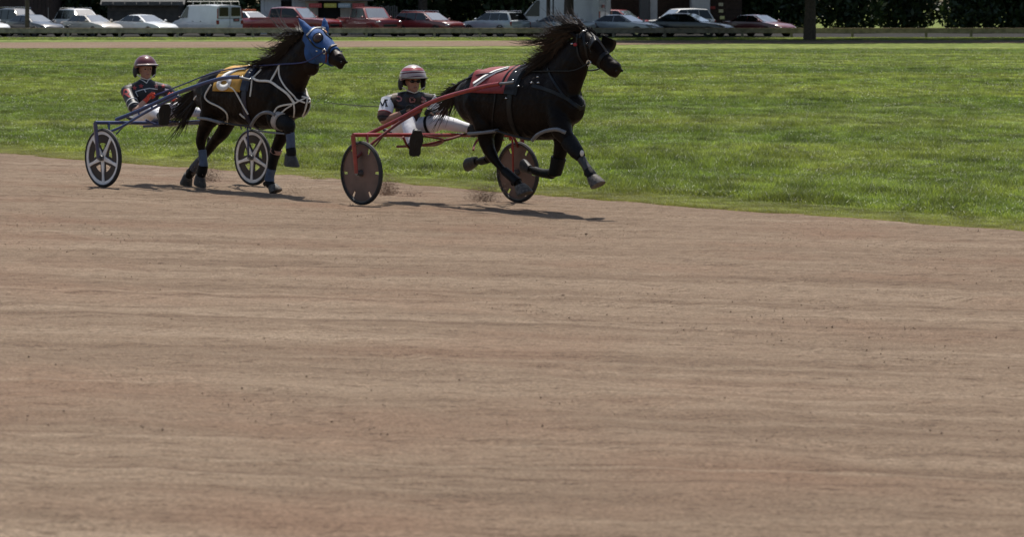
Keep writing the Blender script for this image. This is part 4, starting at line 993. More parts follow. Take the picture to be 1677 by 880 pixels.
class Driver:
    def __init__(s, rig, label, J):
        s.r = rig; s.J = {k: rig.P(*v) for k, v in J.items()}; j = s.J
        s.root = empty('person', tuple(rig.O + rig.h * 0.0)); tag(s.root, label, 'person')
        R = rig
        f = (j['face'] - j['head']).normalized(); s.f = f; sd = R.z.cross(f).normalized(); s.sd = sd; up = f.cross(sd).normalized(); s.up = up
        if s.up.z < 0: s.up = up = -up
        hc = j['head']
        s.parts = {}
        def limbs(mb, grow, which):
            g = lambda x: tuple(q + grow for q in x) if isinstance(x, tuple) else x + grow
            if 'torso' in which:
                mb.tube([j['pelvis'], j['waist'], j['chest'], j['neck'] - R.z * 0.055], [g((.115, .165)), g((.105, .150)), g((.125, .185)), g((.075, .12))], 18, side=R.a, sub=4, rounded=True)
                mb.tube([j['sho_n'], j['chest'] + R.z * .06, j['sho_f']], [g(.070), g(.085), g(.070)], 12, sub=4, rounded=True)
            for k in ('n', 'f'):
                if 'sleeve' in which or 'arm' in which:
                    e = j['elb_' + k]; sh = j['sho_' + k]
                    if 'arm' in which: mb.tube([sh, sh.lerp(e, .5), e], [g(.058), g(.050), g(.042)], 12, sub=4, rounded=True)
                    else: mb.tube([sh, sh.lerp(e, .45), sh.lerp(e, .82)], [g(.064), g(.062), g(.062)], 14, sub=4, rounded=True)
                if 'fore' in which:
                    w = j['wri_' + k]; e = j['elb_' + k]
                    mb.tube([e, e.lerp(w, .3), w], [g(.043), g(.042), g(.029)], 12, sub=4, rounded=True)
                if 'leg' in which:
                    mb.tube([j['hip_' + k], j['hip_' + k].lerp(j['kne_' + k], .5), j['kne_' + k]], [g(.104), g(.096), g(.078)], 14, sub=4, rounded=True)
                    mb.tube([j['kne_' + k], j['kne_' + k].lerp(j['ank_' + k], .35), j['ank_' + k]], [g(.076), g(.070), g(.046)], 14, sub=4, rounded=True)
                if 'foot' in which:
                    mb.tube([j['heel_' + k], j['heel_' + k].lerp(j['toe_' + k], .5), j['toe_' + k]], [g((.040, .042)), g((.042, .050)), g((.026, .042))], 12, sub=3, rounded=True)
                    mb.tube([j['ank_' + k], j['heel_' + k].lerp(j['toe_' + k], .15)], [g(.046), g(.046)], 12, rounded=True)
        # the body: one surface, head with brow, nose, lips, chin, ears
        mb = MB(); limbs(mb, 0.0, ('torso', 'arm', 'fore', 'leg', 'foot'))
        mb.tube([j['neck'] - R.z * .06, hc - up * .06], [.062, .056], 12, rounded=True)
        mb.ell(hc + up * .02, (f * .102, sd * .086, up * .115)); mb.ell(hc - up * .055 + f * .028, (f * .072, sd * .068, up * .078))
        mb.tube([hc + f * .088 + up * .022, hc + f * .112 - up * .012, hc + f * .100 - up * .022], [.011, .017, .014], 8, rounded=True)
        mb.ell(hc + f * .090 - up * .056, (f * .016, sd * .026, up * .010), 10, 6); mb.ell(hc + f * .072 - up * .094, (f * .030, sd * .030, up * .024), 10, 6)
        mb.ell(hc + f * .080 + up * .034, (f * .016, sd * .050, up * .012), 10, 6)
        for sg in (-1, 1):
            mb.ell(hc + sd * (sg * .078) - f * .008, (f * .024, sd * .012, up * .034), 10, 6)
            mb.ell(hc + f * .062 - up * .020 + sd * (sg * .040), (f * .026, sd * .024, up * .024), 10, 6)
        for k in ('n', 'f'):
            w = j['wri_' + k]; e = j['elb_' + k]; d = (w - e).normalized(); mb.tube([w, w + d * .08], [(.026, .028), (.018, .034)], 10, rounded=True)
        s.body = put_mesh(remesh(mb, 0.009, 3, 'body'), 'body', SKIN, s.root)
        mb = MB(); limbs(mb, .014, ('torso', 'sleeve')); me = remesh(mb, .010, 5, 'jacket'); s.jb = bvh_of(me); s.jacket_me = me
        mb = MB(); limbs(mb, .012, ('leg',)); mb.tube([j['pelvis'] - R.z * .02, j['pelvis'].lerp(j['waist'], .55)], [(.135, .180), (.122, .168)], 16, side=R.a, rounded=True)
        s.tro_me = remesh(mb, .010, 5, 'trousers')
        for k in ('n', 'f'):
            mb = MB(); a, h, t = j['ank_' + k], j['heel_' + k], j['toe_' + k]
            mb.tube([h, h.lerp(t, .5), t], [(.054, .068), (.056, .078), (.042, .068)], 14, sub=3, rounded=True)
            mb.tube([a.lerp(j['kne_' + k], .32), a, h.lerp(t, .15)], [.062, .056, .054], 12, sub=3, rounded=True)
            b = put_mesh(remesh(mb, .008, 2, 'boot'), 'boot', BOOT_M, s.root)
            d = (t - h).normalized(); so = (h.lerp(t, .15) - a).normalized(); so = (so - d * so.dot(d)).normalized(); sd2 = d.cross(so)
            mb = MB(); ring = []
            for (q, wd) in ((-.12, .050), (.0, .070), (.3, .064), (.62, .082), (.88, .076), (1.16, .042)):
                ring.append((h + (t - h) * q + so * .052, wd))
            vs = []
            for p, wd in ring:
                for zz in (0, .016):
                    vs += [p + sd2 * wd + so * zz, p - sd2 * wd + so * zz]
            fs = []
            for i in range(len(ring) - 1):
                q = i * 4; fs += [(q, q + 1, q + 5, q + 4), (q + 2, q + 6, q + 7, q + 3), (q, q + 4, q + 6, q + 2), (q + 1, q + 3, q + 7, q + 5)]
            fs += [(0, 2, 3, 1), tuple(len(vs) - 4 + x for x in (0, 1, 3, 2))]
            mb.add(vs, fs).build('sole', BOOT_M, b, bevel=.004)
        for sg in (-1, 1):
            e = hc + f * .086 + up * .012 + sd * (sg * .032)
            MB().ell(e, (f * .012, sd * .015, up * .009), 10, 6).build('eye', EYE_M, s.root)
        MB().ell(hc + f * .098 - up * .057, (f * .010, sd * .024, up * .005), 10, 6).build('mouth', LIPS, s.root)
        s.hc = hc
    def S(s, bv, px, py, off=.004):
        d = ray(px, py).normalized(); h = bv.ray_cast(CAM, d)
        if h[0] is None: return None
        n = h[1] if h[1].dot(d) < 0 else -h[1]
        return h[0] + n * off, n
    def mark(s, name, strokes, width, m, parent, bv=None, closed=False, step=0.8):
        """print or piping lying on the jacket"""
        mb = MB(); bv = bv or s.jb
        for st in strokes:
            pl = [Vector((x, y, 0)) for x, y in st]; fine = []
            for a, b in zip(pl[:-1], pl[1:]):
                k = max(1, int((b - a).length / step)); fine += [a.lerp(b, i / k) for i in range(k)]
            fine.append(pl[-1]); pn = [s.S(bv, q.x, q.y) for q in fine]; pn = [q for q in pn if q]
            if len(pn) < 2: continue
            vs = []; fs = []
            for i, (p, n) in enumerate(pn):
                t = (pn[min(i + 1, len(pn) - 1)][0] - pn[max(i - 1, 0)][0]); t = t.normalized() if t.length > 1e-7 else n.orthogonal(); sdv = t.cross(n).normalized()
                vs += [p - sdv * width / 2, p + sdv * width / 2, p + sdv * width / 2 - n * .006, p - sdv * width / 2 - n * .006]
            for i in range(len(pn) - 1):
                for k in range(4): fs.append((i * 4 + k, i * 4 + (k + 1) % 4, i * 4 + 4 + (k + 1) % 4, i * 4 + 4 + k))
            mb.add(vs, fs)
        if mb.v: return mb.build(name, m, parent, smooth=0)
    def star(s, cx, cy, r, m, parent, sy=1.0):
        vs = []
        for k in range(10):
            an = math.pi / 2 + k * math.pi / 5; q = r if k % 2 == 0 else r * .42
            h = s.S(s.jb, cx + q * math.cos(an), cy - q * sy * math.sin(an), .006)
            if h is None: return
            vs.append(h[0])
        c = s.S(s.jb, cx, cy, .008)
        MB().add(vs + [c[0]], [(i, (i + 1) % 10, 10) for i in range(10)]).build('printed_star', m, parent, smooth=0)
    def helmet(s, shell, pad, k=1.0, crown_bands=()):
        f, sd, up, hc = s.f, s.sd, s.up, s.hc + s.up * .035
        A, B, Cz = .160 * k, .140 * k, .142 * k; vs = []; fs = []; n, m = 40, 14
        # open-face shell: cut higher in front than behind
        for j in range(m + 1):
            for i in range(n):
                ph = 2 * math.pi * i / n; lim = math.radians(76 + 50 * (0.5 - 0.5 * math.cos(ph))); th = lim * j / m
                vs.append(hc + f * (A * math.sin(th) * math.cos(ph)) + sd * (B * math.sin(th) * math.sin(ph)) + up * (Cz * math.cos(th)))
        for j in range(m):
            for i in range(n): fs.append((j * n + i, j * n + (i + 1) % n, (j + 1) * n + (i + 1) % n, (j + 1) * n + i))
        h = MB().add(vs, fs).build('helmet', shell, s.root); md = h.modifiers.new('t', 'SOLIDIFY'); md.thickness = .012; md.offset = -1
        # peak
        vs = []; fs = []
        for i in range(17):
            an = math.radians(-68 + 136 * i / 16)
            base = hc + f * (A * math.cos(an)) + sd * (B * math.sin(an)) + up * (.012 + .030 * math.cos(an))
            tip = base + (f * math.cos(an) * .034 + sd * math.sin(an) * .022) + up * (-.004)
            vs += [base, tip]
        for i in range(16): fs.append((2 * i, 2 * i + 1, 2 * i + 3, 2 * i + 2))
        pk = MB().add(vs, fs).build('helmet_peak', pad if k > 1.02 else shell, h); md = pk.modifiers.new('t', 'SOLIDIFY'); md.thickness = .008
        # ear flaps and neck pad
        for sg in (-1, 1):
            MB().ell(hc + sd * (sg * (B - .020)) - up * .062 - f * .030, (f * .062, sd * .026, up * .085), 14, 9).build('ear_flap', pad, h)
            MB().tube([hc + sd * (sg * (B - .02)) - up * .10 + f * .03, s.hc + sd * (sg * .055) - up * .11 + f * .055, s.hc - up * .125 + f * .075], .007, 6, sub=3).build('chin_strap', WHITE_ST if k > 1.0 else HELM_PAD, h)
        MB().ell(hc - f * (A - .04) - up * .055, (f * .045, sd * .10, up * .065), 14, 8).build('neck_pad', pad, h)
        for (a0, a1, mm) in crown_bands:        # bands round the crown, and the maroon helmet's painted highlight
            vs = []; fs = []
            for i in range(n):
                ph = 2 * math.pi * i / n; lim = 76 + 50 * (0.5 - 0.5 * math.cos(ph))
                for aa in (a0, a1):
                    th = math.radians(lim * aa)
                    vs.append(hc + f * ((A + .003) * math.sin(th) * math.cos(ph)) + sd * ((B + .003) * math.sin(th) * math.sin(ph)) + up * ((Cz + .003) * math.cos(th)))
            for i in range(n): k2 = (i + 1) % n; fs.append((2 * i, 2 * i + 1, 2 * k2 + 1, 2 * k2))
            MB().add(vs, fs).build('helmet_stripe_or_glint', mm, h)
        return h

DR = Driver(RR, 'driver with white sleeves and a striped helmet in sunglasses, on the red sulky', dict(
    pelvis=(668, 209, 0), waist=(668, 190, 0), chest=(671, 170, 0), neck=(675, 152, 0), head=(676, 133, 0), face=(680.5, 135.2, -.035),
    sho_n=(635, 167, -.25), sho_f=(706, 165, .24), elb_n=(628, 198, -.37), elb_f=(728, 192, .40), wri_n=(664, 182, -.20), wri_f=(706, 185, .14),
    hip_n=(656, 211, -.11), kne_n=(668, 199, -.30), ank_n=(675, 236, -.42), heel_n=(677, 249, -.45), toe_n=(681, 216, -.47),
    hip_f=(680, 209, .11), kne_f=(724, 200, .22), ank_f=(768, 210, .34), heel_f=(775, 218, .36), toe_f=(779, 196, .40)))
DL = Driver(RL, 'driver in black silks with red gloves and maroon helmet, on the navy sulky', dict(
    pelvis=(243, 188, 0), waist=(241, 172, 0), chest=(238, 151, 0), neck=(238, 131, 0), head=(238, 113, 0), face=(242.8, 114.6, -.03),
    sho_n=(208, 150, -.24), sho_f=(272, 148, .24), elb_n=(222, 181, -.36), elb_f=(296, 170, .38), wri_n=(240, 163, -.18), wri_f=(281, 160, .16),
    hip_n=(232, 191, -.11), kne_n=(250, 180, -.28), ank_n=(263, 188, -.42), heel_n=(266, 199, -.44), toe_n=(268, 172, -.46),
    hip_f=(256, 188, .11), kne_f=(292, 178, .22), ank_f=(330, 185, .34), heel_f=(336, 192, .36), toe_f=(339, 174, .40)))
def dress_R():
    D = DR; j = D.J; R = RR
    jk = put_mesh(D.jacket_me, 'jacket', MAROON_SILK, D.root); put_mesh(D.tro_me, 'trousers', TROU, D.root)
    for k in ('n', 'f'):
        sh, e = j['sho_' + k], j['elb_' + k]
        mb = MB().tube([sh + (sh - e) * .12, sh.lerp(e, .3), sh.lerp(e, .62)], [.084, .086, .085], 18, sub=4, rounded=False)
        sl = mb.build('white_sleeve', WHITE_SILK, jk)
        MB().tube([sh.lerp(e, .61), sh.lerp(e, .75), sh.lerp(e, .86)], [.086, .086, .083], 18, sub=3).build('sleeve_band', BROWN_SILK, jk)
        MB().tube([sh.lerp(e, .60), sh.lerp(e, .635)], [.0875, .0875], 18).build('sleeve_piping', RED_PRINT, jk)
        MB().tube([sh.lerp(e, .86), sh.lerp(e, .90)], [.084, .078], 18).build('sleeve_hem', BLACK_SILK, jk)
        if k == 'n':
            bm = BVHTree.FromPolygons([v.co + root_loc(jk) for v in sl.data.vertices], [tuple(p.vertices) for p in sl.data.polygons])
            D.mark('printed_letter', [[(619, 174), (622.5, 164.5)], [(622.5, 164.5), (626.5, 173.5)], [(626.5, 173.5), (631, 163.5)], [(631, 163.5), (633, 173.5)], [(631, 173.5), (635, 173.5)], [(629.5, 163.5), (635, 163.5)], [(617.5, 174), (620.5, 174)]], .016, LEATHER, jk, bm)
    D.mark('shoulder_panel', [[(647, 152), (645, 158), (646, 164)]], .05, TAN_SILK, jk)
    D.mark('printed_letter', [[(650, 158), (654, 158), (657.5, 161), (657, 164), (653, 165.5), (649.5, 163.5)]], .016, PINK_PRINT, jk)
    D.mark('printed_letter', [[(671.5, 159.5), (671.5, 167)], [(671.5, 159.5), (676, 160), (679.5, 163), (678.5, 166.5), (671.5, 167)]], .016, PINK_PRINT, jk)
    D.mark('printed_emblem', [[(690, 159), (697, 163)], [(690, 167), (697, 164.5)]], .030, PINK_PRINT, jk)
    D.mark('printed_emblem', [[(691, 167.5), (698, 164.5)]], .012, WHITE_PR, jk)
    D.mark('collar', [[(660, 152), (667, 157), (675, 160), (683, 157), (688, 151)]], .03, BLACK_SILK, jk)
    D.mark('belt', [[(655, 188), (668, 193), (683, 191)]], .05, BROWN_SILK, jk)
    # garter strap on the far thigh
    t0 = j['hip_f'].lerp(j['kne_f'], .50); t1 = j['hip_f'].lerp(j['kne_f'], .58)
    MB().tube([t0, t1], [.119, .117], 16).build('leg_strap', LEATHER, D.root)
    D.helmet(HELM_WH, HELM_PAD, 1.14, ((.40, .58, HELM_RED), (.66, .99, HELM_MAR)))
    f, sd, up, hc = D.f, D.sd, D.up, D.hc
    mb = MB()
    for sg in (-1, 1): mb.ell(hc + f * .096 + up * .014 + sd * (sg * .036), (f * .010, sd * .032, up * .020), 12, 8)
    mb.tube([hc + f * .098 + up * .016 - sd * .03, hc + f * .104 + up * .018, hc + f * .098 + up * .016 + sd * .03], .006, 6)
    for sg in (-1, 1): mb.tube([hc + f * .085 + up * .018 + sd * (sg * .066), hc + sd * (sg * .082) + up * .018], .005, 6)
    mb.build('sunglasses', LENS, D.root)
    hands = []
    for k in ('n', 'f'):
        w, e = j['wri_' + k], j['elb_' + k]; d = (w - e).normalized()
        g, grip = glove(R, w, w + d * .1, -R.a * (0.4 if k == 'n' else -0.4) + R.z * -.6, BLACK_GLOVE, D.root, R.z * .8 + R.h * .4); hands.append(grip)
    return hands
def dress_L():
    D = DL; j = D.J; R = RL
    jk = put_mesh(D.jacket_me, 'jacket', BLACK_SILK, D.root); put_mesh(D.tro_me, 'trousers', TROU, D.root)
    for k in ('n', 'f'):
        sh, e = j['sho_' + k], j['elb_' + k]
        for a, b in ((.58, .61), (.80, .83)): MB().tube([sh.lerp(e, a), sh.lerp(e, b)], [.081, .081], 18).build('sleeve_piping', WHITE_PIPE, jk)
    D.mark('printed_letter', [[(201, 160), (204, 146)], [(204, 146), (209, 147.5), (211, 151), (208, 154), (202.5, 153)], [(206, 154), (213, 159)]], .022, RED_PRINT, jk)
    D.star(220, 144, 4.6, RED_PRINT, jk); D.star(231, 141, 4.6, RED_PRINT, jk); D.star(256, 141, 4.4, PINK_PRINT, jk); D.star(267, 141, 4.2, RED_PRINT, jk)
    D.mark('collar_piping', [[(223, 130), (230, 130), (236, 133), (240, 136), (243, 131), (247, 129)]], .012, WHITE_PIPE, jk)
    D.mark('chest_piping', [[(222, 150), (232, 147), (245, 144.5), (258, 146)], [(222, 150), (226, 158)], [(236, 146), (239, 151)]], .012, WHITE_PIPE, jk)
    D.mark('printed_emblem', [[(270, 146), (276, 147)]], .024, WHITE_PR, jk)
    D.helmet(HELM_MAR, HELM_PAD, 1.03, ((.0, .34, HELM_GLINT),))
    f, sd, up, hc = D.f, D.sd, D.up, D.hc
    h2 = hc + up * .035; vs = []; fs = []
    for i in range(17):
        an = math.radians(-66 + 132 * i / 16); b = h2 + f * (.166 * math.cos(an)) + sd * (.146 * math.sin(an)) + up * (.020 + .030 * math.cos(an))
        vs += [b + up * .006, b - up * .006 + (f * math.cos(an) * .03 + sd * math.sin(an) * .02)]
    for i in range(16): fs.append((2 * i, 2 * i + 1, 2 * i + 3, 2 * i + 2))
    o = MB().add(vs, fs).build('peak_trim', HELM_WH, D.root); md = o.modifiers.new('t', 'SOLIDIFY'); md.thickness = .006
    hands = []
    for k in ('n', 'f'):
        w, e = j['wri_' + k], j['elb_' + k]; d = (w - e).normalized()
        g, grip = glove(R, w, w + d * .1, -R.a * (0.4 if k == 'n' else -0.4) + R.z * -.6, RED_GLOVE, D.root, R.z * .8 + R.h * .4); hands.append(grip)
    return hands
hands_R, hands_L = dress_R(), dress_L()
# reins belong to the bridles; the whip lies in the leading driver's hand
def reins(h, R, hands, path, m):
    for k, hd in enumerate(hands):
        f = (lambda p: p) if k == 0 else (lambda p: R.mir(p))
        tubes('rein', [hd] + [f(R.P(*q)) for q in path], 0.0085, m, h.root, 6)
reins(HR, RR, hands_R, ((712, 163, -.20), (745, 140, -.20), (780, 123, -.20), (820, 119, -.16), (858, 117, -.12), (905, 116, -.17), (940, 115, -.17), (964, 103, -.14)), LEATHER)
reins(HL, RL, hands_L, ((300, 138, -.22), (335, 124, -.20), (371, 114, -.17), (418, 108, -.12), (459, 105, -.16), (500, 101, -.16), (531, 84, -.14)), BLUE_ST)
wh = empty('driving_whip', tuple(hands_R[0])); tag(wh, 'thin black whip held by the driver with white sleeves, pointing back', 'whip')
tip = RR.P(521, 166, -.45)
MB().tube([hands_R[0] + RR.h * .06, hands_R[0].lerp(tip, .2)], .008, 8).build('handle', LEATHER, wh)
MB().tube([hands_R[0].lerp(tip, .19), hands_R[0].lerp(tip, .6) - RR.z * .012, tip], [.005, .004, .0022], 6, sub=3).build('lash', LEATHER, wh)

DUST = mat('dry_flying_dirt', (0.30, 0.20, 0.14), 0.95, var=0.2, scale=30, spec=0.1)
# dirt thrown up by hooves and wheels
def spray(px, py, v, rig, n, sx, sz, seed, lab):
    r = random.Random(seed); c = rig.P(px, py, v); mb = MB()
    for k in range(n):
        t = r.random(); b2 = r.choice((-.9, -.2, .3, .8)); p = c + rig.h * (sx * b2 + r.gauss(0, sx * .55)) + rig.a * r.gauss(0, .07) + rig.z * abs(r.gauss(0, sz))
        q = .0013 + .006 * r.random() ** 8
        mb.add([p + Vector((q, 0, -q * .6)), p + Vector((-q, q * .7, -q * .5)), p + Vector((-q * .5, -q, -q * .3)), p + Vector((0, 0, q))], [(0, 1, 2), (0, 1, 3), (1, 2, 3), (2, 0, 3)])
    o = mb.build('flying_dirt', DUST, smooth=0); tag(o, lab, 'dirt', kind='stuff')
spray(634, 320, -.9, RR, 5000, .06, .11, 1, 'dirt thrown up beside the near wheel of the red sulky')
spray(672, 322, -.5, RR, 500, .10, .05, 5, 'thin trail of dirt behind the red sulky')
spray(790, 330, .0, RR, 5000, .13, .09, 2, 'dirt thrown up behind the leading horse')
spray(812, 318, .1, RR, 800, .07, .09, 6, 'dirt falling behind the leading horse')
spray(340, 298, .0, RL, 4000, .13, .11, 3, 'dirt round the hind hooves of the second horse')
spray(478, 318, .1, RL, 700, .14, .05, 4, 'dirt in front of the second horse')

# ================================================================== BACKGROUND: rail, cars, buildings, trees
WOODR = mat('weathered_rail_timber', (0.235, 0.210, 0.180), 0.8, var=0.25, scale=3)
RAIL_SUNLIT = mat('painted_sunlit_cap', (0.40, 0.30, 0.23), 0.8, var=0.2, scale=3)  # lighter tone than the beam paints in sunlight along the rail's top
def guard_rail():
    d = 188.0; base = empty('trackside_rail', (0, d, ZI)); tag(base, 'long low timber rail between the far track and the parked cars', 'fence')
    xs = [x * 4.1 + 0.6 * math.sin(x * 2.3) for x in range(-8, 13)]
    pm = MB().box((0, 0.06, 0.30), (0.16, 0.14, 0.60)).mesh('post'); pm.materials.append(WOODR)
    for x in xs:
        p = link(bpy.data.objects.new('post', pm), base); p.location = (x, 0.0, 0)
    for a, b in zip(xs[:-1], xs[1:]):
        L_ = b - a - 0.012
        o = MB().box(((a + b) / 2, d - 0.03, ZI + 0.46), (L_, 0.06, 0.30)).build('beam', WOODR, base, smooth=0, bevel=0.02)
        MB().box(((a + b) / 2, d + 0.02, ZI + 0.633), (L_, 0.22, 0.04)).build('cap_board', RAIL_SUNLIT, base, smooth=0)
guard_rail()

GLASS = mat('car_glass', (0.11, 0.135, 0.145), 0.05, var=0.2, scale=1.2, spec=1.0, coat=1.0); GLASS.node_tree.nodes['Principled BSDF'].inputs['IOR'].default_value = 2.1  # pale base colour stands in for sky reflected in the panes
GLASS_D = mat('tinted_glass', (0.008, 0.009, 0.010), 0.08, var=0.15, scale=3)
CHROME = mat('chrome_trim', (0.55, 0.55, 0.56), 0.15, 1.0)
LAMP = mat('headlamp_glass', (0.50, 0.52, 0.54), 0.12, var=0.1)
TAIL = mat('tail_lamp_red', (0.22, 0.012, 0.012), 0.2, var=0.1)
TRIM = mat('black_trim', (0.012, 0.012, 0.013), 0.5, var=0.1)
PLATE = mat('licence_plate', (0.45, 0.46, 0.50), 0.5, var=0.15, scale=40)
def paint(name, c, rough=0.3, metal=0.0): return mat(name, c, rough, metal, var=0.06, scale=1.5, coat=0.8)

TYPES = {
 # stations of the lower shell (x, bottom, shoulder height, half width) ; cabin (rear base x, rear roof x, front roof x, front base x, roof z, base half width, roof half width)
 'sedan': dict(L=4.7, shell=[(-2.35, .42, .78, .72), (-2.25, .24, .96, .84), (-1.6, .20, 1.00, .90), (0.0, .20, .97, .91), (1.0, .20, .96, .90), (1.9, .22, .82, .87), (2.25, .26, .68, .80), (2.36, .38, .58, .66)],
               cab=(-1.75, -0.95, 0.05, 1.02, 1.42, .83, .60), win=((-1.05, -.35), (-.28, .42)), wheels=(-1.40, 1.42, .32)),
 'suv': dict(L=4.6, shell=[(-2.28, .45, .95, .76), (-2.2, .30, 1.05, .87), (-1.5, .26, 1.07, .92), (0.2, .26, 1.05, .92), (0.95, .26, 1.05, .91), (1.8, .28, .98, .88), (2.2, .32, .86, .82), (2.3, .45, .68, .70)],
             cab=(-2.16, -1.75, 0.15, 1.0, 1.68, .84, .66), win=((-1.85, -1.15), (-1.08, -.35), (-.28, .45)), wheels=(-1.35, 1.40, .36)),
 'pickup': dict(L=5.6, shell=[(-2.8, .55, 1.08, .84), (-2.72, .45, 1.16, .94), (-1.0, .42, 1.18, .97), (0.2, .42, 1.18, .97), (1.25, .42, 1.20, .96), (2.3, .44, 1.13, .94), (2.7, .46, 1.06, .90), (2.8, .55, .86, .82)],
                cab=(-0.95, -0.82, 0.62, 1.28, 1.92, .90, .76), win=((-.80, -.15), (-.08, .75)), wheels=(-1.75, 1.78, .39)),
 'van': dict(L=5.6, shell=[(-2.8, .50, 1.10, .92), (-2.76, .40, 1.15, .99), (-1.0, .36, 1.15, 1.0), (0.6, .36, 1.15, 1.0), (1.5, .36, 1.14, .99), (2.4, .38, 1.02, .95), (2.75, .42, .90, .90), (2.82, .55, .72, .80)],
             cab=(-2.78, -2.70, 0.95, 1.75, 2.08, .965, .84), win=((.75, 1.40),), wheels=(-1.75, 1.85, .37)),
 'transit': dict(L=6.0, shell=[(-3.0, .50, 1.15, .94), (-2.96, .40, 1.2, 1.01), (-1.0, .36, 1.2, 1.02), (0.8, .36, 1.2, 1.02), (1.9, .36, 1.15, 1.0), (2.6, .38, .98, .95), (2.9, .42, .85, .88), (2.98, .55, .7, .78)],
             cab=(-2.98, -2.92, 1.15, 2.25, 2.55, .985, .90), win=((1.0, 1.75),), wheels=(-1.75, 1.95, .36)),
}
def car(kind, px, d, yaw, col, label, dz=0.0, rear_glass=None, extras=(), sl=1.0, name=None, roofz=None):
    """yaw: direction the nose points, degrees anticlockwise from +x"""
    sl *= 1.13; T = TYPES[kind]; x = (px - PX) / F * d
    root = empty(name or {'sedan': 'parked_sedan', 'suv': 'parked_suv', 'pickup': 'pickup_truck', 'van': 'panel_van', 'transit': 'panel_van'}[kind], (x, d, ZI + 0.012), math.radians(yaw))
    tag(root, label, 'van' if kind in ('van', 'transit') else 'truck' if kind == 'pickup' else 'car', 'vehicles parked behind the rail')
    root.scale = (1.06, 1.06, 1.06)
    B = lambda mb, n, m, p=root, **k: mb.build(n, m, p, local=True, **k)
    vs = []; fs = []; n = 10
    for (sx, zb, zt, hw) in T['shell']:
        sx *= sl; zm = zb + (zt - zb) * .62
        ring = [(0, zb), (hw * .86, zb), (hw * .97, zb + (zt - zb) * .2), (hw, zm), (hw * .95, zt - .03), (hw * .80, zt + .005), (0, zt + .03)]
        full = [(y, z) for y, z in ring] + [(-y, z) for y, z in ring[-2:0:-1]]
        n = len(full); vs += [(sx, y, z) for y, z in full]
    for i in range(len(T['shell']) - 1):
        for k in range(n): fs.append((i * n + k, i * n + (k + 1) % n, (i + 1) * n + (k + 1) % n, (i + 1) * n + k))
    fs += [tuple(range(n)), tuple((len(T['shell']) - 1) * n + k for k in range(n))]
    B(MB().add(vs, fs), 'body', col, smooth=50)
    rb, rr, fr, fb, zr, wb, wr = T['cab']; rb, rr, fr, fb = [q * sl for q in (rb, rr, fr, fb)]
    if roofz: zr = roofz
    z0 = min(s_[2] for s_ in T['shell'][2:5]) - .06
    # cabin: lofted along the car with a rounded roof section
    prof = [(rb, 0.0), (rb + (rr - rb) * .55, .62), (rr, .93), ((rr * .6 + fr * .4), 1.0), (fr, .955), (fr + (fb - fr) * .45, .58), (fb, 0.0)]
    vs = []; fs = []
    for (sx, t) in prof:
        zt = z0 + (zr - z0) * max(t, .015); wt = wb + (wr - wb) * t
        ring = [(wb, z0 - .02), (wb + (wr - wb) * t * .5, z0 + (zt - z0) * .5), (wt, zt - .05 * t), (wt * .8, zt), (0, zt + .02 * t)]
        full = [(y, z) for y, z in ring] + [(-y, z) for y, z in ring[-2::-1]]; n = len(full); vs += [(sx, y, z) for y, z in full]
    for i in range(len(prof) - 1):
        for k in range(n - 1): fs.append((i * n + k, i * n + k + 1, (i + 1) * n + k + 1, (i + 1) * n + k))
    cabin = B(MB().add(vs, fs), 'cabin', col, smooth=35)
    def pane(nm, q, m, parent=cabin, th=.012):
        c0 = sum((Vector(p) for p in q), Vector()) / 4; nrm = (Vector(q[1]) - Vector(q[0])).cross(Vector(q[3]) - Vector(q[0])).normalized()
        if nrm.dot(c0 - Vector((0, 0, .9))) < 0: nrm = -nrm
        o = [Vector(p) + nrm * .022 for p in q]; i_ = [Vector(p) - nrm * th for p in q]
        return B(MB().add(o + i_, [(0, 1, 2, 3), (4, 7, 6, 5), (0, 4, 5, 1), (1, 5, 6, 2), (2, 6, 7, 3), (3, 7, 4, 0)]), nm, m, parent, smooth=0)
    def wpt(t_end, xb, xr, s_, lo):   # point on windscreen or rear window
        t = lo; return (xb + (xr - xb) * t_end, s_ * (wb + (wr - wb) * t_end) * .86, z0 + (zr - z0) * t_end)
    g1 = GLASS
    def screen(nm, xb, xr, m, curve):
        t0, t1 = .10, .90
        def Q(t, s_):
            k = curve * math.sin(math.pi * t); return (xb + (xr - xb) * t + k, s_ * (wb + (wr - wb) * t) * .84, z0 + (zr - z0) * t * .955 + .012)
        for seg in range(1): pane(nm, [Q(t0, -1), Q(t0, 1), Q(t1, 1), Q(t1, -1)], m)
    if kind not in ('van', 'transit'): screen('rear_window', rb, rr, rear_glass or GLASS, -.05 if kind != 'pickup' else 0)
    screen('windscreen', fb, fr, GLASS, .07)
    for s_ in (-1, 1):
        for (a, b) in T['win']:
            a *= sl; b *= sl
            def xat(x0, t):     # pillars lean with the screens
                lo_r = rb + (rr - rb) * t + .10; hi_f = fb + (fr - fb) * t - .10
                return min(max(x0, lo_r), hi_f)
            last = (b == T['win'][-1][1] * sl); first = (a == T['win'][0][0] * sl)
            q = []
            for t, e in ((.12, 0), (.12, 1), (.86, 1), (.86, 0)):
                x0 = (b if e else a)
                if e and last: x0 = 99
                if (not e) and first and kind not in ('van', 'transit'): x0 = -99
                q.append((xat(x0, t), s_ * (wb + (wr - wb) * t), z0 + (zr - z0) * t))
            pane('side_window', q, GLASS_D)
        Lf = T['shell'][-2]; hx = Lf[0] * sl
        MBb = MB().ell((hx - .10, s_ * (Lf[3] - .16), Lf[2] - .10), (Vector((.20, 0, 0)), Vector((0, .17, 0)), Vector((0, 0, .085))), 10, 7)
        B(MBb, 'headlight', LAMP)
        Lr = T['shell'][1]
        B(MB().box((Lr[0] * sl - .0, s_ * (Lr[3] - .10), Lr[2] - .22), (.12, .18, .26)), 'tail_light', TAIL, bevel=.02)
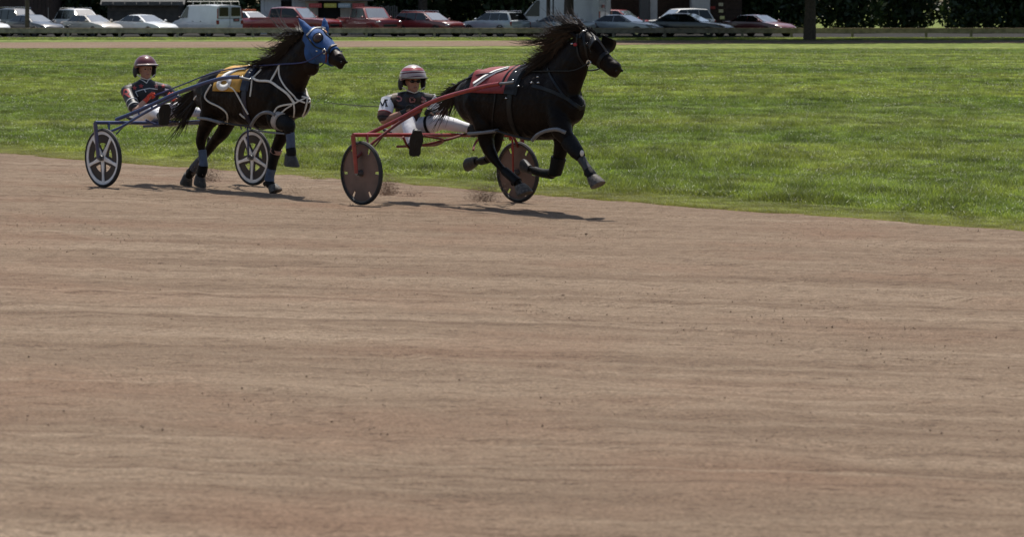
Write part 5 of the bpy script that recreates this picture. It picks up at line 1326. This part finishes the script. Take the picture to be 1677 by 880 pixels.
        mx = fb - .28; B(MB().ell((mx, s_ * (wb + .13), z0 + .13), (Vector((.08, 0, 0)), Vector((0, .11, 0)), Vector((0, 0, .075))), 10, 7), 'mirror', TRIM if kind in ('van', 'transit') else col)
        for wx in T['wheels'][:2]:
            r = T['wheels'][2]; c = Vector((wx * sl, s_ * .80, r))
            w = B(MB().ring(c, (0, 1, 0), r * .6, r, .11, 20, rr=.03), 'wheel', TYRE)
            B(MB().ring(c + Vector((0, s_ * .06, 0)), (0, 1, 0), .03, r * .62, .03, 14), 'rim', CHROME, w)
            B(MB().ring(c + Vector((0, s_ * .075, 0)), (0, 1, 0), r * 1.0, r * 1.14, .065, 20), 'wheel_arch', TRIM)
        hz = z0 - .08
        for hx2 in (0.05, -0.9):
            B(MB().box((hx2 * sl, s_ * (T['shell'][3][3] + .004), hz - .02), (.16, .03, .035)), 'door_handle', col if kind != 'van' else TRIM)
    Lf = T['shell'][-1]; B(MB().box((Lf[0] * sl - .02, 0, (Lf[1] + Lf[2]) / 2 + .02), (.10, Lf[3] * 1.2, (Lf[2] - Lf[1]) * .55)), 'grille', TRIM, bevel=.02)
    B(MB().box((T['shell'][0][0] * sl - .01, 0, .62), (.03, .32, .16)), 'licence_plate', PLATE)
    for e in extras: e(root, B, dict(rb=rb, rr=rr, fr=fr, fb=fb, zr=zr, wb=wb, wr=wr, z0=z0, pane=pane, L=T['shell']))
    return root
def roof_rails(root, B, k):
    for s_ in (-1, 1): B(MB().tube([(k['rr'] + .1, s_ * k['wr'] * .92, k['zr'] - .01), (k['rr'] + .25, s_ * k['wr'] * .92, k['zr'] + .06), (k['fr'] - .1, s_ * k['wr'] * .92, k['zr'] + .05), (k['fr'] + .1, s_ * k['wr'] * .92, k['zr'] - .03)], .022, 6, sub=3), 'roof_rail', CHROME)
def ladder_rack(root, B, k):
    z = k['zr'] + .20
    for s_ in (-1, 1):
        B(MB().tube([(k['rr'] + .1, s_ * .78, z), (k['fr'] + .1, s_ * .78, z)], .03, 8), 'rack_rail', WHITE_ST)
        for q in (.1, 1.2, 2.4, 3.4): B(MB().tube([(k['rr'] + q, s_ * .78, z), (k['rr'] + q, s_ * .82, k['zr'] - .04)], .025, 6), 'rack_post', WHITE_ST)
    for q in (.1, 1.2, 2.4, 3.4): B(MB().tube([(k['rr'] + q, -.78, z), (k['rr'] + q, .78, z)], .025, 6), 'rack_bar', WHITE_ST)
def van_rear(root, B, k):
    x = k['rb'] - .012
    for s_ in (-1, 1):
        B(MB().box((x - .01, s_ * .44, 1.62), (.03, .66, .58)), 'rear_window', GLASS_D, bevel=.01)
        B(MB().box((x - .005, s_ * .90, 1.50), (.05, .06, .62)), 'tail_lamp_strip', TAIL)
        B(MB().box((x - .012, s_ * .45, 1.18), (.02, .82, .02)), 'door_seam', TRIM)
    B(MB().box((x - .01, 0, 1.35), (.02, .02, 1.4)), 'door_seam', TRIM)
    B(MB().box((x - .02, -.47, 1.08), (.03, .44, .20)), 'door_plate', TRIM); B(MB().box((x - .038, -.47, 1.08), (.01, .30, .10)), 'plate_print', PINK_PRINT)
def transit_rear(root, B, k):
    x = k['rb'] - .012
    for s_ in (-1, 1): B(MB().box((x, s_ * .93, 1.30), (.08, .13, .62)), 'tail_lamp_strip', TAIL)
    B(MB().box((x - .01, 0, 1.45), (.02, .02, 1.9)), 'door_seam', TRIM)
    B(MB().box((x - .012, -.35, 1.30), (.02, .18, .05)), 'door_handle', TRIM)
    B(MB().box((x - .012, .35, 1.95), (.02, .40, .20)), 'door_print', PINK_PRINT)
    for z in (1.55, 1.05): B(MB().box((-1.0, -1.015, z), (3.4, .02, .03)), 'side_moulding', TRIM)
def truck_bed(root, B, k):
    B(MB().box((-1.85, 0, 1.13), (1.55, 1.55, .03)), 'bed_floor', TRIM)
    for s_ in (-1, 1): B(MB().box((-1.85, s_ * .90, 1.18), (1.75, .12, .10)), 'bed_rail', RED_TR, bevel=.02)
def beacon(root, B, k):
    B(MB().box((k['fr'] - .3, 0, k['zr'] + .07), (.25, .9, .13)), 'roof_beacon', mat('orange_beacon', (.42, .10, .03), .3), bevel=.03)
def big_grille(root, B, k):
    Lf = k['L'][-1]; B(MB().box((Lf[0] - .0, 0, .92), (.14, 1.15, .38)), 'grille', TRIM, bevel=.03)
    B(MB().box((Lf[0] + .075, 0, .95), (.03, .14, .12)), 'grille_badge', CHROME, bevel=.02)
    B(MB().box((Lf[0] + .02, 0, .62), (.14, 1.7, .16)), 'bumper', CHROME, bevel=.03)
RED_TR = paint('red_truck_paint', (0.22, 0.016, 0.018))
WHITE_C = paint('white_car_paint', (0.72, 0.72, 0.71)); WHITE_V = paint('white_van_paint', (0.62, 0.64, 0.66), .4)
SILVER = paint('silver_car_paint', (0.38, 0.40, 0.42), .35, .3); NAVY = paint('navy_car_paint', (0.022, 0.028, 0.040)); BLACKC = paint('black_car_paint', (0.012, 0.013, 0.015))
MAROON = paint('maroon_car_paint', (0.15, 0.022, 0.026)); BEIGE = paint('beige_car_paint', (0.50, 0.45, 0.38)); PALEB = paint('pale_blue_car_paint', (0.36, 0.40, 0.45), .35, .2)
N_ = -52.0      # nose towards the camera and right
car('sedan', 55, 194.0, N_, NAVY, 'dark navy sedan behind the utility pole, at the far left')
car('sedan', -33, 193.6, N_, WHITE_C, 'white sedan cut off by the left edge of the picture')
car('suv', 34, 200.5, N_, BLACKC, 'black sport utility parked behind the navy sedan and the pole', roofz=1.82, extras=(roof_rails,))
car('suv', 133, 200.5, N_ - 8, WHITE_C, 'white sport utility with roof rails behind the beige sedan', roofz=1.80, extras=(roof_rails,), sl=1.1)
car('sedan', 150, 194.0, N_, BEIGE, 'pale beige sedan between the navy sedan and the white sedan')
car('sedan', 238, 193.8, N_, WHITE_C, 'bright white sedan just left of the ladder-rack van', sl=1.05)
car('van', 338, 195.5, 122.0, WHITE_V, 'white work van with a ladder rack and dark rear windows', extras=(ladder_rack, van_rear))
car('sedan', 412, 200.0, N_, WHITE_C, 'white car with an orange roof beacon between van and red truck', extras=(beacon,), roofz=1.62)
car('pickup', 476, 195.8, -36.0, RED_TR, 'red pickup truck with open bed behind the blue hood', extras=(truck_bed,), sl=1.14)
car('pickup', 604, 195.2, -64.0, RED_TR, 'red pickup truck with a dark grille facing the track', extras=(truck_bed, big_grille))
car('suv', 702, 194.3, -50.0, MAROON, 'maroon crossover with roof rails, right of the red pickups', extras=(roof_rails,), roofz=1.60, sl=1.08)
car('suv', 811, 194.5, 128.0, PALEB, 'pale blue-grey crossover seen from behind, tail lights to the track', rear_glass=GLASS_D, roofz=1.60, extras=(roof_rails,))
car('sedan', 912, 194.0, 138.0, SILVER, 'silver sedan seen from behind, above the leading horse\'s mane', rear_glass=GLASS_D, sl=1.0)
car('sedan', 1022, 194.0, -40.0, SILVER, 'silver sedan facing right, in tree shade right of the horse\'s head')
car('sedan', 1128, 193.6, -32.0, BLACKC, 'black sedan with tinted windows below the white crossover', roofz=1.52, sl=1.12)
car('suv', 1110, 205.0, 205.0, WHITE_C, 'white crossover facing left behind the black sedan', roofz=1.80, sl=1.0)
car('transit', 918, 203.5, 150.0, WHITE_V, 'tall white delivery van with red tail lamps under the trees', extras=(transit_rear,))
car('suv', 1016, 205.5, -35.0, RED_TR, 'red hatchback between the delivery van and the white crossover', roofz=1.72, name='parked_hatchback')
car('sedan', 1243, 194.2, N_, MAROON, 'dark maroon sedan past the black sedan, at the photo\'s right edge')

# ---- poles
POLE = mat('weathered_pole_timber', (0.085, 0.065, 0.05), 0.85, var=0.3, scale=4)
def pole(px, d, r, h, label, m=POLE, name='utility_pole', arm=True):
    x = (px - PX) / F * d; root = empty(name, (x, d, ZI)); tag(root, label, 'pole')
    MB().tube([(0, 0, -.1), (0, 0, h)], [r, r * .72], 14).build('shaft', m, root, local=True)
    if arm:
        MB().box((0, -.12, h - .6), (2.2, .10, .12)).build('cross_arm', m, root, local=True, smooth=0)
        for q in (-.95, -.4, .4, .95): MB().ell((q, -.12, h - .46), (Vector((.05, 0, 0)), Vector((0, .05, 0)), Vector((0, 0, .09))), 8, 6).build('insulator', STEEL, root, local=True)
pole(44.5, 191.2, .16, 9.0, 'dark timber utility pole standing in front of the navy sedan')
pole(898, 199.0, .15, 8.5, 'brown timber pole in front of the tall delivery van')
pole(906, 199.6, .06, 5.5, 'thin dark metal post next to the brown timber pole', TRIM, 'metal_post', False)
pole(79, 203.0, .035, 2.0, 'short thin pole with pale head behind the navy sedan', STEEL, 'sign_post', False)

# ---- buildings along the back of the lot
def siding(name, x0, x1, z0, z1, y, m, root, h=.18, horiz=True):
    """boards, each its own piece"""
    k = 0
    if horiz:
        z = z0
        while z < z1 - .02:
            hh = min(h, z1 - z); MB().box(((x0 + x1) / 2, y - (.012 if k % 2 else .02), z + hh / 2), (x1 - x0, .03, hh - .012)).build(name, m, root, local=True, smooth=0); z += h; k += 1
    else:
        x = x0
        while x < x1 - .02:
            ww = min(h, x1 - x); MB().box((x + ww / 2, y - (.012 if k % 2 else .02), (z0 + z1) / 2), (ww - .02, .03, z1 - z0)).build(name, m, root, local=True, smooth=0); x += h; k += 1
def X(px, d): return (px - PX) / F * d
def building(name, label, px0, px1, d, depth, hw, wallm, roofm, roof='gable', pitch=1.4, over=.4):
    x0, x1 = X(px0, d), X(px1, d); cx = (x0 + x1) / 2; w = x1 - x0
    root = empty(name, (cx, d, ZI)); tag(root, label, 'building')
    mb = MB(); t = .12
    mb.box((0, depth - t / 2, hw / 2), (w, t, hw)); mb.box((-w / 2 + t / 2, depth / 2, hw / 2), (t, depth - 2 * t, hw)); mb.box((w / 2 - t / 2, depth / 2, hw / 2), (t, depth - 2 * t, hw))
    mb.build('wall', wallm, root, local=True, smooth=0)
    mb = MB(); a = w / 2 + over
    if roof == 'gable':
        vs = [(-a, -over, hw + .02), (a, -over, hw + .02), (a, depth / 2, hw + pitch), (-a, depth / 2, hw + pitch), (a, depth + over, hw + .02), (-a, depth + over, hw + .02)]
        vs += [(x, y, z - .10) for x, y, z in vs]
        mb.add(vs, [(0, 1, 2, 3), (3, 2, 4, 5), (6, 9, 8, 7), (9, 11, 10, 8), (0, 6, 7, 1), (5, 4, 10, 11), (0, 3, 9, 6), (3, 5, 11, 9), (1, 7, 8, 2), (2, 8, 10, 4)])
    else: mb.box((0, depth / 2, hw + .09), (w + 2 * over, depth + 2 * over, .18))
    mb.build('roof', roofm, root, local=True, smooth=0)
    return root, w
BR_W = mat('brown_wall_paint', (0.042, 0.026, 0.020), .8, var=.25, scale=2); GR_W = mat('grey_wall_boards', (0.055, 0.050, 0.046), .8, var=.25, scale=2)
METAL_RF = mat('grey_metal_roof', (0.085, 0.083, 0.08), .85, 0.0, var=.2, scale=3); WHT_W = mat('white_stand_paint', (0.46, 0.48, 0.50), .7, var=.1, scale=2)
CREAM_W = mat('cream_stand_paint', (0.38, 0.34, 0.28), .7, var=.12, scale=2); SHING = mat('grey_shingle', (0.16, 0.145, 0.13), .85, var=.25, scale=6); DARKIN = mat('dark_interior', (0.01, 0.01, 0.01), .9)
r_, w = building('barn', 'dark brown barn wall at the far left behind the black sport utility', -110, 86, 209, 9, 3.6, BR_W, METAL_RF)
siding('wall_board', -w / 2, w / 2, 0, 3.55, 0, BR_W, r_, .30, False)
r_, w = building('low_shed', 'long low shed with grey metal eaves behind the bright white sedan', 176, 292, 208, 7, 2.2, GR_W, METAL_RF, pitch=1.6, over=.5)
siding('wall_board', -w / 2, w / 2, 0, 2.15, 0, GR_W, r_, .24)
for k in range(7): MB().box((-w / 2 - .4 + (w + .8) * (k + .5) / 7, -.53, 2.28), ((w + .8) / 7 - .03, .05, .26)).build('fascia_panel', METAL_RF, r_, local=True, smooth=0)
r_, w = building('concession_stand', 'white concession hut with a dark serving window behind the red pickup', 427, 500, 208, 5, 2.75, WHT_W, SHING, pitch=.9)
siding('wall_board', -w / 2, -.15, 0, 2.7, 0, WHT_W, r_, .26, False); siding('wall_board', .65, w / 2, 0, 2.7, 0, WHT_W, r_, .26, False)
MB().box((.25, -.01, .70), (.80, .04, 1.38)).build('counter_front', WHT_W, r_, local=True, smooth=0); MB().box((.25, .4, 1.9), (.80, .04, 1.1)).build('serving_window', DARKIN, r_, local=True, smooth=0)
MB().box((.25, -.10, 1.42), (.95, .30, .05)).build('counter', GR_W, r_, local=True, smooth=0)
r_, w = building('food_stand', 'cream food stand with red, yellow and pale blue sign boards', 500, 602, 207, 6, 2.55, CREAM_W, SHING, pitch=1.5, over=.45)
siding('wall_board', -w / 2, -1.35, 0, 2.5, 0, CREAM_W, r_, .28, False); siding('wall_board', .28, w / 2, 0, 2.5, 0, CREAM_W, r_, .28, False)
MB().box((-.53, .5, 1.6), (1.60, .04, 1.5)).build('serving_window', DARKIN, r_, local=True, smooth=0); MB().box((-.53, -.01, .42), (1.60, .04, .84)).build('counter_front', CREAM_W, r_, local=True, smooth=0)
MB().box((-.53, -.12, .88), (1.8, .35, .05)).build('counter', GR_W, r_, local=True, smooth=0)
for k, (a, b, c) in enumerate(((506, 527, (.40, .06, .05)), (531, 551, (.50, .44, .07)), (554, 574, (.36, .44, .47)), (577, 597, (.40, .07, .06)))):
    x0, x1 = X(a, 207) - X(551, 207), X(b, 207) - X(551, 207)
    MB().box(((x0 + x1) / 2, -.52, 2.13), (x1 - x0, .04, .32)).build('sign_board', mat('sign_paint_%d' % k, c, .6, var=.1, scale=6), r_, local=True, smooth=0)
    for q in (-.25, -.08, .09, .24):
        MB().box(((x0 + x1) / 2 + q, -.545, 2.13), (.10, .012, .12)).build('sign_lettering', mat('sign_print_%d' % k, tuple(min(.6, x * 1.5 + .05) for x in c), .6), r_, local=True, smooth=0)
fr_ = empty('picket_fence', (X(625, 206), 206, ZI)); tag(fr_, 'grey paling fence in shade right of the food stand', 'fence')
PAL = mat('grey_paling', (0.105, 0.10, 0.095), .85, var=.25, scale=4)
pm = MB().box((0, 0, 1.05), (.10, .03, 2.1)).mesh('paling'); pm.materials.append(PAL)
for k in range(15):
    p = link(bpy.data.objects.new('paling', pm), fr_); p.location = (-1.1 + k * .158, 0, .04 * math.sin(k * 2.1))
for z in (.5, 1.6): MB().box((0, .04, z), (2.5, .04, .09)).build('rail', PAL, fr_, local=True, smooth=0)
# porch building on the right
r_, w = building('porch_building', 'dark porch building with pale square columns, at the upper right', 985, 1215, 213, 8, 3.4, BR_W, METAL_RF, 'flat', over=.6)
siding('wall_board', -w / 2, w / 2, 0, 3.35, 0.02, BR_W, r_, .30)
cx0 = X(1100, 213)
for (a, b, m) in ((992, 1000, WHT_W), (1047, 1063, mat('grey_column', (.10, .105, .11), .7)), (1064, 1076, WHT_W), (1131, 1161, WHT_W)):
    x0, x1 = X(a, 211.5) - cx0, X(b, 211.5) - cx0
    MB().box(((x0 + x1) / 2, -1.5, 1.68), (x1 - x0, x1 - x0, 3.36)).build('column', m, r_, local=True, smooth=0, bevel=.02)
MB().box((0, -1.5, 3.46), (w + .6, .9, .2)).build('porch_beam', WHT_W, r_, local=True, smooth=0)
x0 = X(1172, 211) - cx0; MB().box((x0, -.05, 1.95), (.42, .04, .22)).build('sign_board', RED_PRINT, r_, local=True, smooth=0)
for (a, z) in ((1186, 2.2), (1186, 1.7), (1188, 1.2)): MB().box((X(a, 211) - cx0, -.05, z), (.35, .04, .25)).build('window_pane', GLASS, r_, local=True, smooth=0)

# ---- trees
BARK = mat('tree_bark', (0.075, 0.058, 0.045), .9, var=.3, scale=8, bump=.6, bscale=18)
def leaf_mat(name, c):
    m, N, L, b = new_mat(name); oi = N.new('ShaderNodeTexCoord'); nz = noise(N, L, oi.outputs['Object'], 1.3, 3.0)
    cc = ramp(N, L, nz, [(.3, tuple(x * .6 for x in c)), (.7, tuple(x * 1.3 for x in c))]); L.new(cc, b.inputs['Base Color']); b.inputs['Roughness'].default_value = .5
    tr = N.new('ShaderNodeBsdfTranslucent'); mx = N.new('ShaderNodeMixShader'); mx.inputs[0].default_value = .25; L.new(cc, tr.inputs['Color'])
    L.new(b.outputs[0], mx.inputs[1]); L.new(tr.outputs[0], mx.inputs[2]); L.new(mx.outputs[0], N['Material Output'].inputs['Surface']); return m
LEAF_D = leaf_mat('dark_leaves', (.030, .055, .016)); LEAF_M = leaf_mat('mid_leaves', (.050, .090, .022))
def crown_mesh(name, lobes, count, size, m, seed):
    r = np.random.default_rng(seed); w = np.array([l[1] * l[1] * l[2] for l in lobes]); ch = r.choice(len(lobes), count, p=w / w.sum())
    c = np.array([l[0] for l in lobes])[ch]; rh = np.array([l[1] for l in lobes])[ch]; rv = np.array([l[2] for l in lobes])[ch]
    d = r.normal(size=(count, 3)); d /= np.linalg.norm(d, axis=1)[:, None]; q = r.random(count) ** .45
    p = c + d * np.stack([rh, rh, rv], -1) * q[:, None]
    a = r.normal(size=(count, 3)); a /= np.linalg.norm(a, axis=1)[:, None]; b = np.cross(a, r.normal(size=(count, 3))); b /= np.linalg.norm(b, axis=1)[:, None]
    s = size * (.5 + r.random(count))[:, None]
    v = np.stack([p - a * s, p + b * s * .45, p + a * s, p - b * s * .45], 1).reshape(-1, 3)
    me = bpy.data.meshes.new(name); me.from_pydata(v.tolist(), [], [(4 * i, 4 * i + 1, 4 * i + 2, 4 * i + 3) for i in range(count)]); me.update(); me.materials.append(m); return me
def trunk_mesh(name, h, r0, limbs, seed):
    r = random.Random(seed); mb = MB(); mb.tube([(0, 0, -.2), (.05, 0, h * .3), (-.05, .08, h * .65), (0, 0, h)], [r0 * 1.25, r0, r0 * .75, r0 * .3], 12, sub=3)
    for k in range(limbs):
        an = 6.283 * k / limbs + r.random(); z = h * (.35 + .5 * k / limbs); ln = h * (.35 - .18 * k / limbs)
        mb.tube([(0, 0, z), (math.cos(an) * ln * .5, math.sin(an) * ln * .5, z + ln * .3), (math.cos(an) * ln, math.sin(an) * ln, z + ln * .55)], [r0 * .4, r0 * .25, r0 * .08], 8, sub=3)
    me = mb.mesh(name); me.materials.append(BARK); return me
ev = [crown_mesh('crown', [((0, 0, 1.6), 2.7, 1.6), ((.3, -.2, 3.6), 2.5, 2.0), ((-.3, .3, 6.0), 2.0, 2.0), ((0, 0, 8.4), 1.2, 1.8)], 5200, .24, LEAF_D, 90 + k) for k in range(3)]
et = trunk_mesh('trunk', 8.5, .2, 8, 3)
def tree(name, label, x, y, crown, trunk, sc=1.0, rz=0.0, group=None):
    root = empty(name, (x, y, ZI), rz); root.scale = (sc, sc, sc); tag(root, label, 'tree', group)
    for nm, me in (('crown', crown), ('trunk', trunk)): link(bpy.data.objects.new(nm, me), root)
    return root
LAND = ((-60, 'left of the barn'), (130, 'between the barn and the low shed'), (235, 'behind the low shed'), (365, 'behind the ladder-rack van'), (430, 'left of the white concession hut'), (500, 'behind the white concession hut'), (600, 'behind the food stand'), (660, 'behind the paling fence'), (740, 'behind the maroon crossover'), (840, 'behind the pale blue-grey crossover'), (960, 'behind the tall delivery van'), (1220, 'behind the porch building'), (9999, 'past the porch building'))
def EVL(px):
    w_ = [t for q, t in LAND if px < q][0]; EVN[w_] = EVN.get(w_, 0) + 1
    o_ = ('', 'second ', 'third ', 'fourth ', 'fifth ', 'sixth ', 'seventh ', 'eighth ', 'ninth ', 'tenth ', 'eleventh ', 'twelfth ')[EVN[w_] - 1]
    return o_ + 'dark evergreen ' + w_ + (', counted from the left' if o_ else ', leftmost there')
EVN = {}
xs = [-40 + 4.3 * k for k in range(28)]
for k, x in enumerate(xs):
    y = 217.5 + 1.6 * math.sin(k * 2.4); px = PX + x / y * F
    tree('evergreen_tree', EVL(px), x + .5 * math.sin(k * 5.1), y, ev[k % 3], et, .95 + .25 * math.sin(k * 1.7) ** 2, k * 1.3, 'evergreens behind the parking lot')
bigt = trunk_mesh('trunk', 9.0, .33, 9, 9)
def shade_tree(x, y, sc, lobes, n, lab, seed, m=LEAF_M):
    tree('broadleaf_tree', lab, x, y, crown_mesh('crown', lobes, n, .38, m, seed), bigt, sc)
shade_tree(14.2, 197.6, 1.0, [((1, 2, 9.5), 5.5, 3.5), ((2, -3, 9.0), 5.0, 2.8), ((5.5, -6, 8.8), 5.2, 2.8), ((9, 1, 9.2), 5.5, 3.0), ((2.0, -9, 8.0), 4.4, 2.4), ((9, -8, 9), 5, 2.6)], 15000, 'tall broadleaf tree shading the silver sedans, its crown above the picture', 123)
shade_tree(28.0, 177.5, 1.0, [((0, 0, 10), 6.0, 4.0), ((-6, -4, 9.2), 5.2, 3.0), ((-12, -3.5, 8.6), 5.0, 2.6), ((-15, 1, 8.4), 4.2, 2.4), ((-9, -8, 8.8), 4.6, 2.6), ((-7, 4, 9.0), 5.0, 3.0), ((5, -6, 9.0), 5.5, 3.0), ((6, 5, 9.5), 5.0, 3.0), ((-2, -9, 8.6), 4.8, 2.6)], 26000, 'tall broadleaf tree beyond the right edge, shading the far track', 124)
shade_tree(43.0, 178.0, 1.1, [((0, 0, 10), 6.5, 4.0), ((-6, -3, 9), 5, 3), ((6, -3, 9), 5, 3), ((0, 6, 9.5), 5.5, 3), ((0, -7, 9), 5, 3)], 14000, 'broadleaf tree farthest right behind the far track', 125)
shade_tree(4.2, 211.5, 1.0, [((0, 0, 9.5), 6.0, 3.5), ((-4, 1, 8.2), 4.0, 2.6), ((4, 1, 8.2), 4.0, 2.6), ((0, 4, 8.4), 4.4, 2.8)], 9000, 'tall tree with a grey trunk behind the maroon crossover', 126)
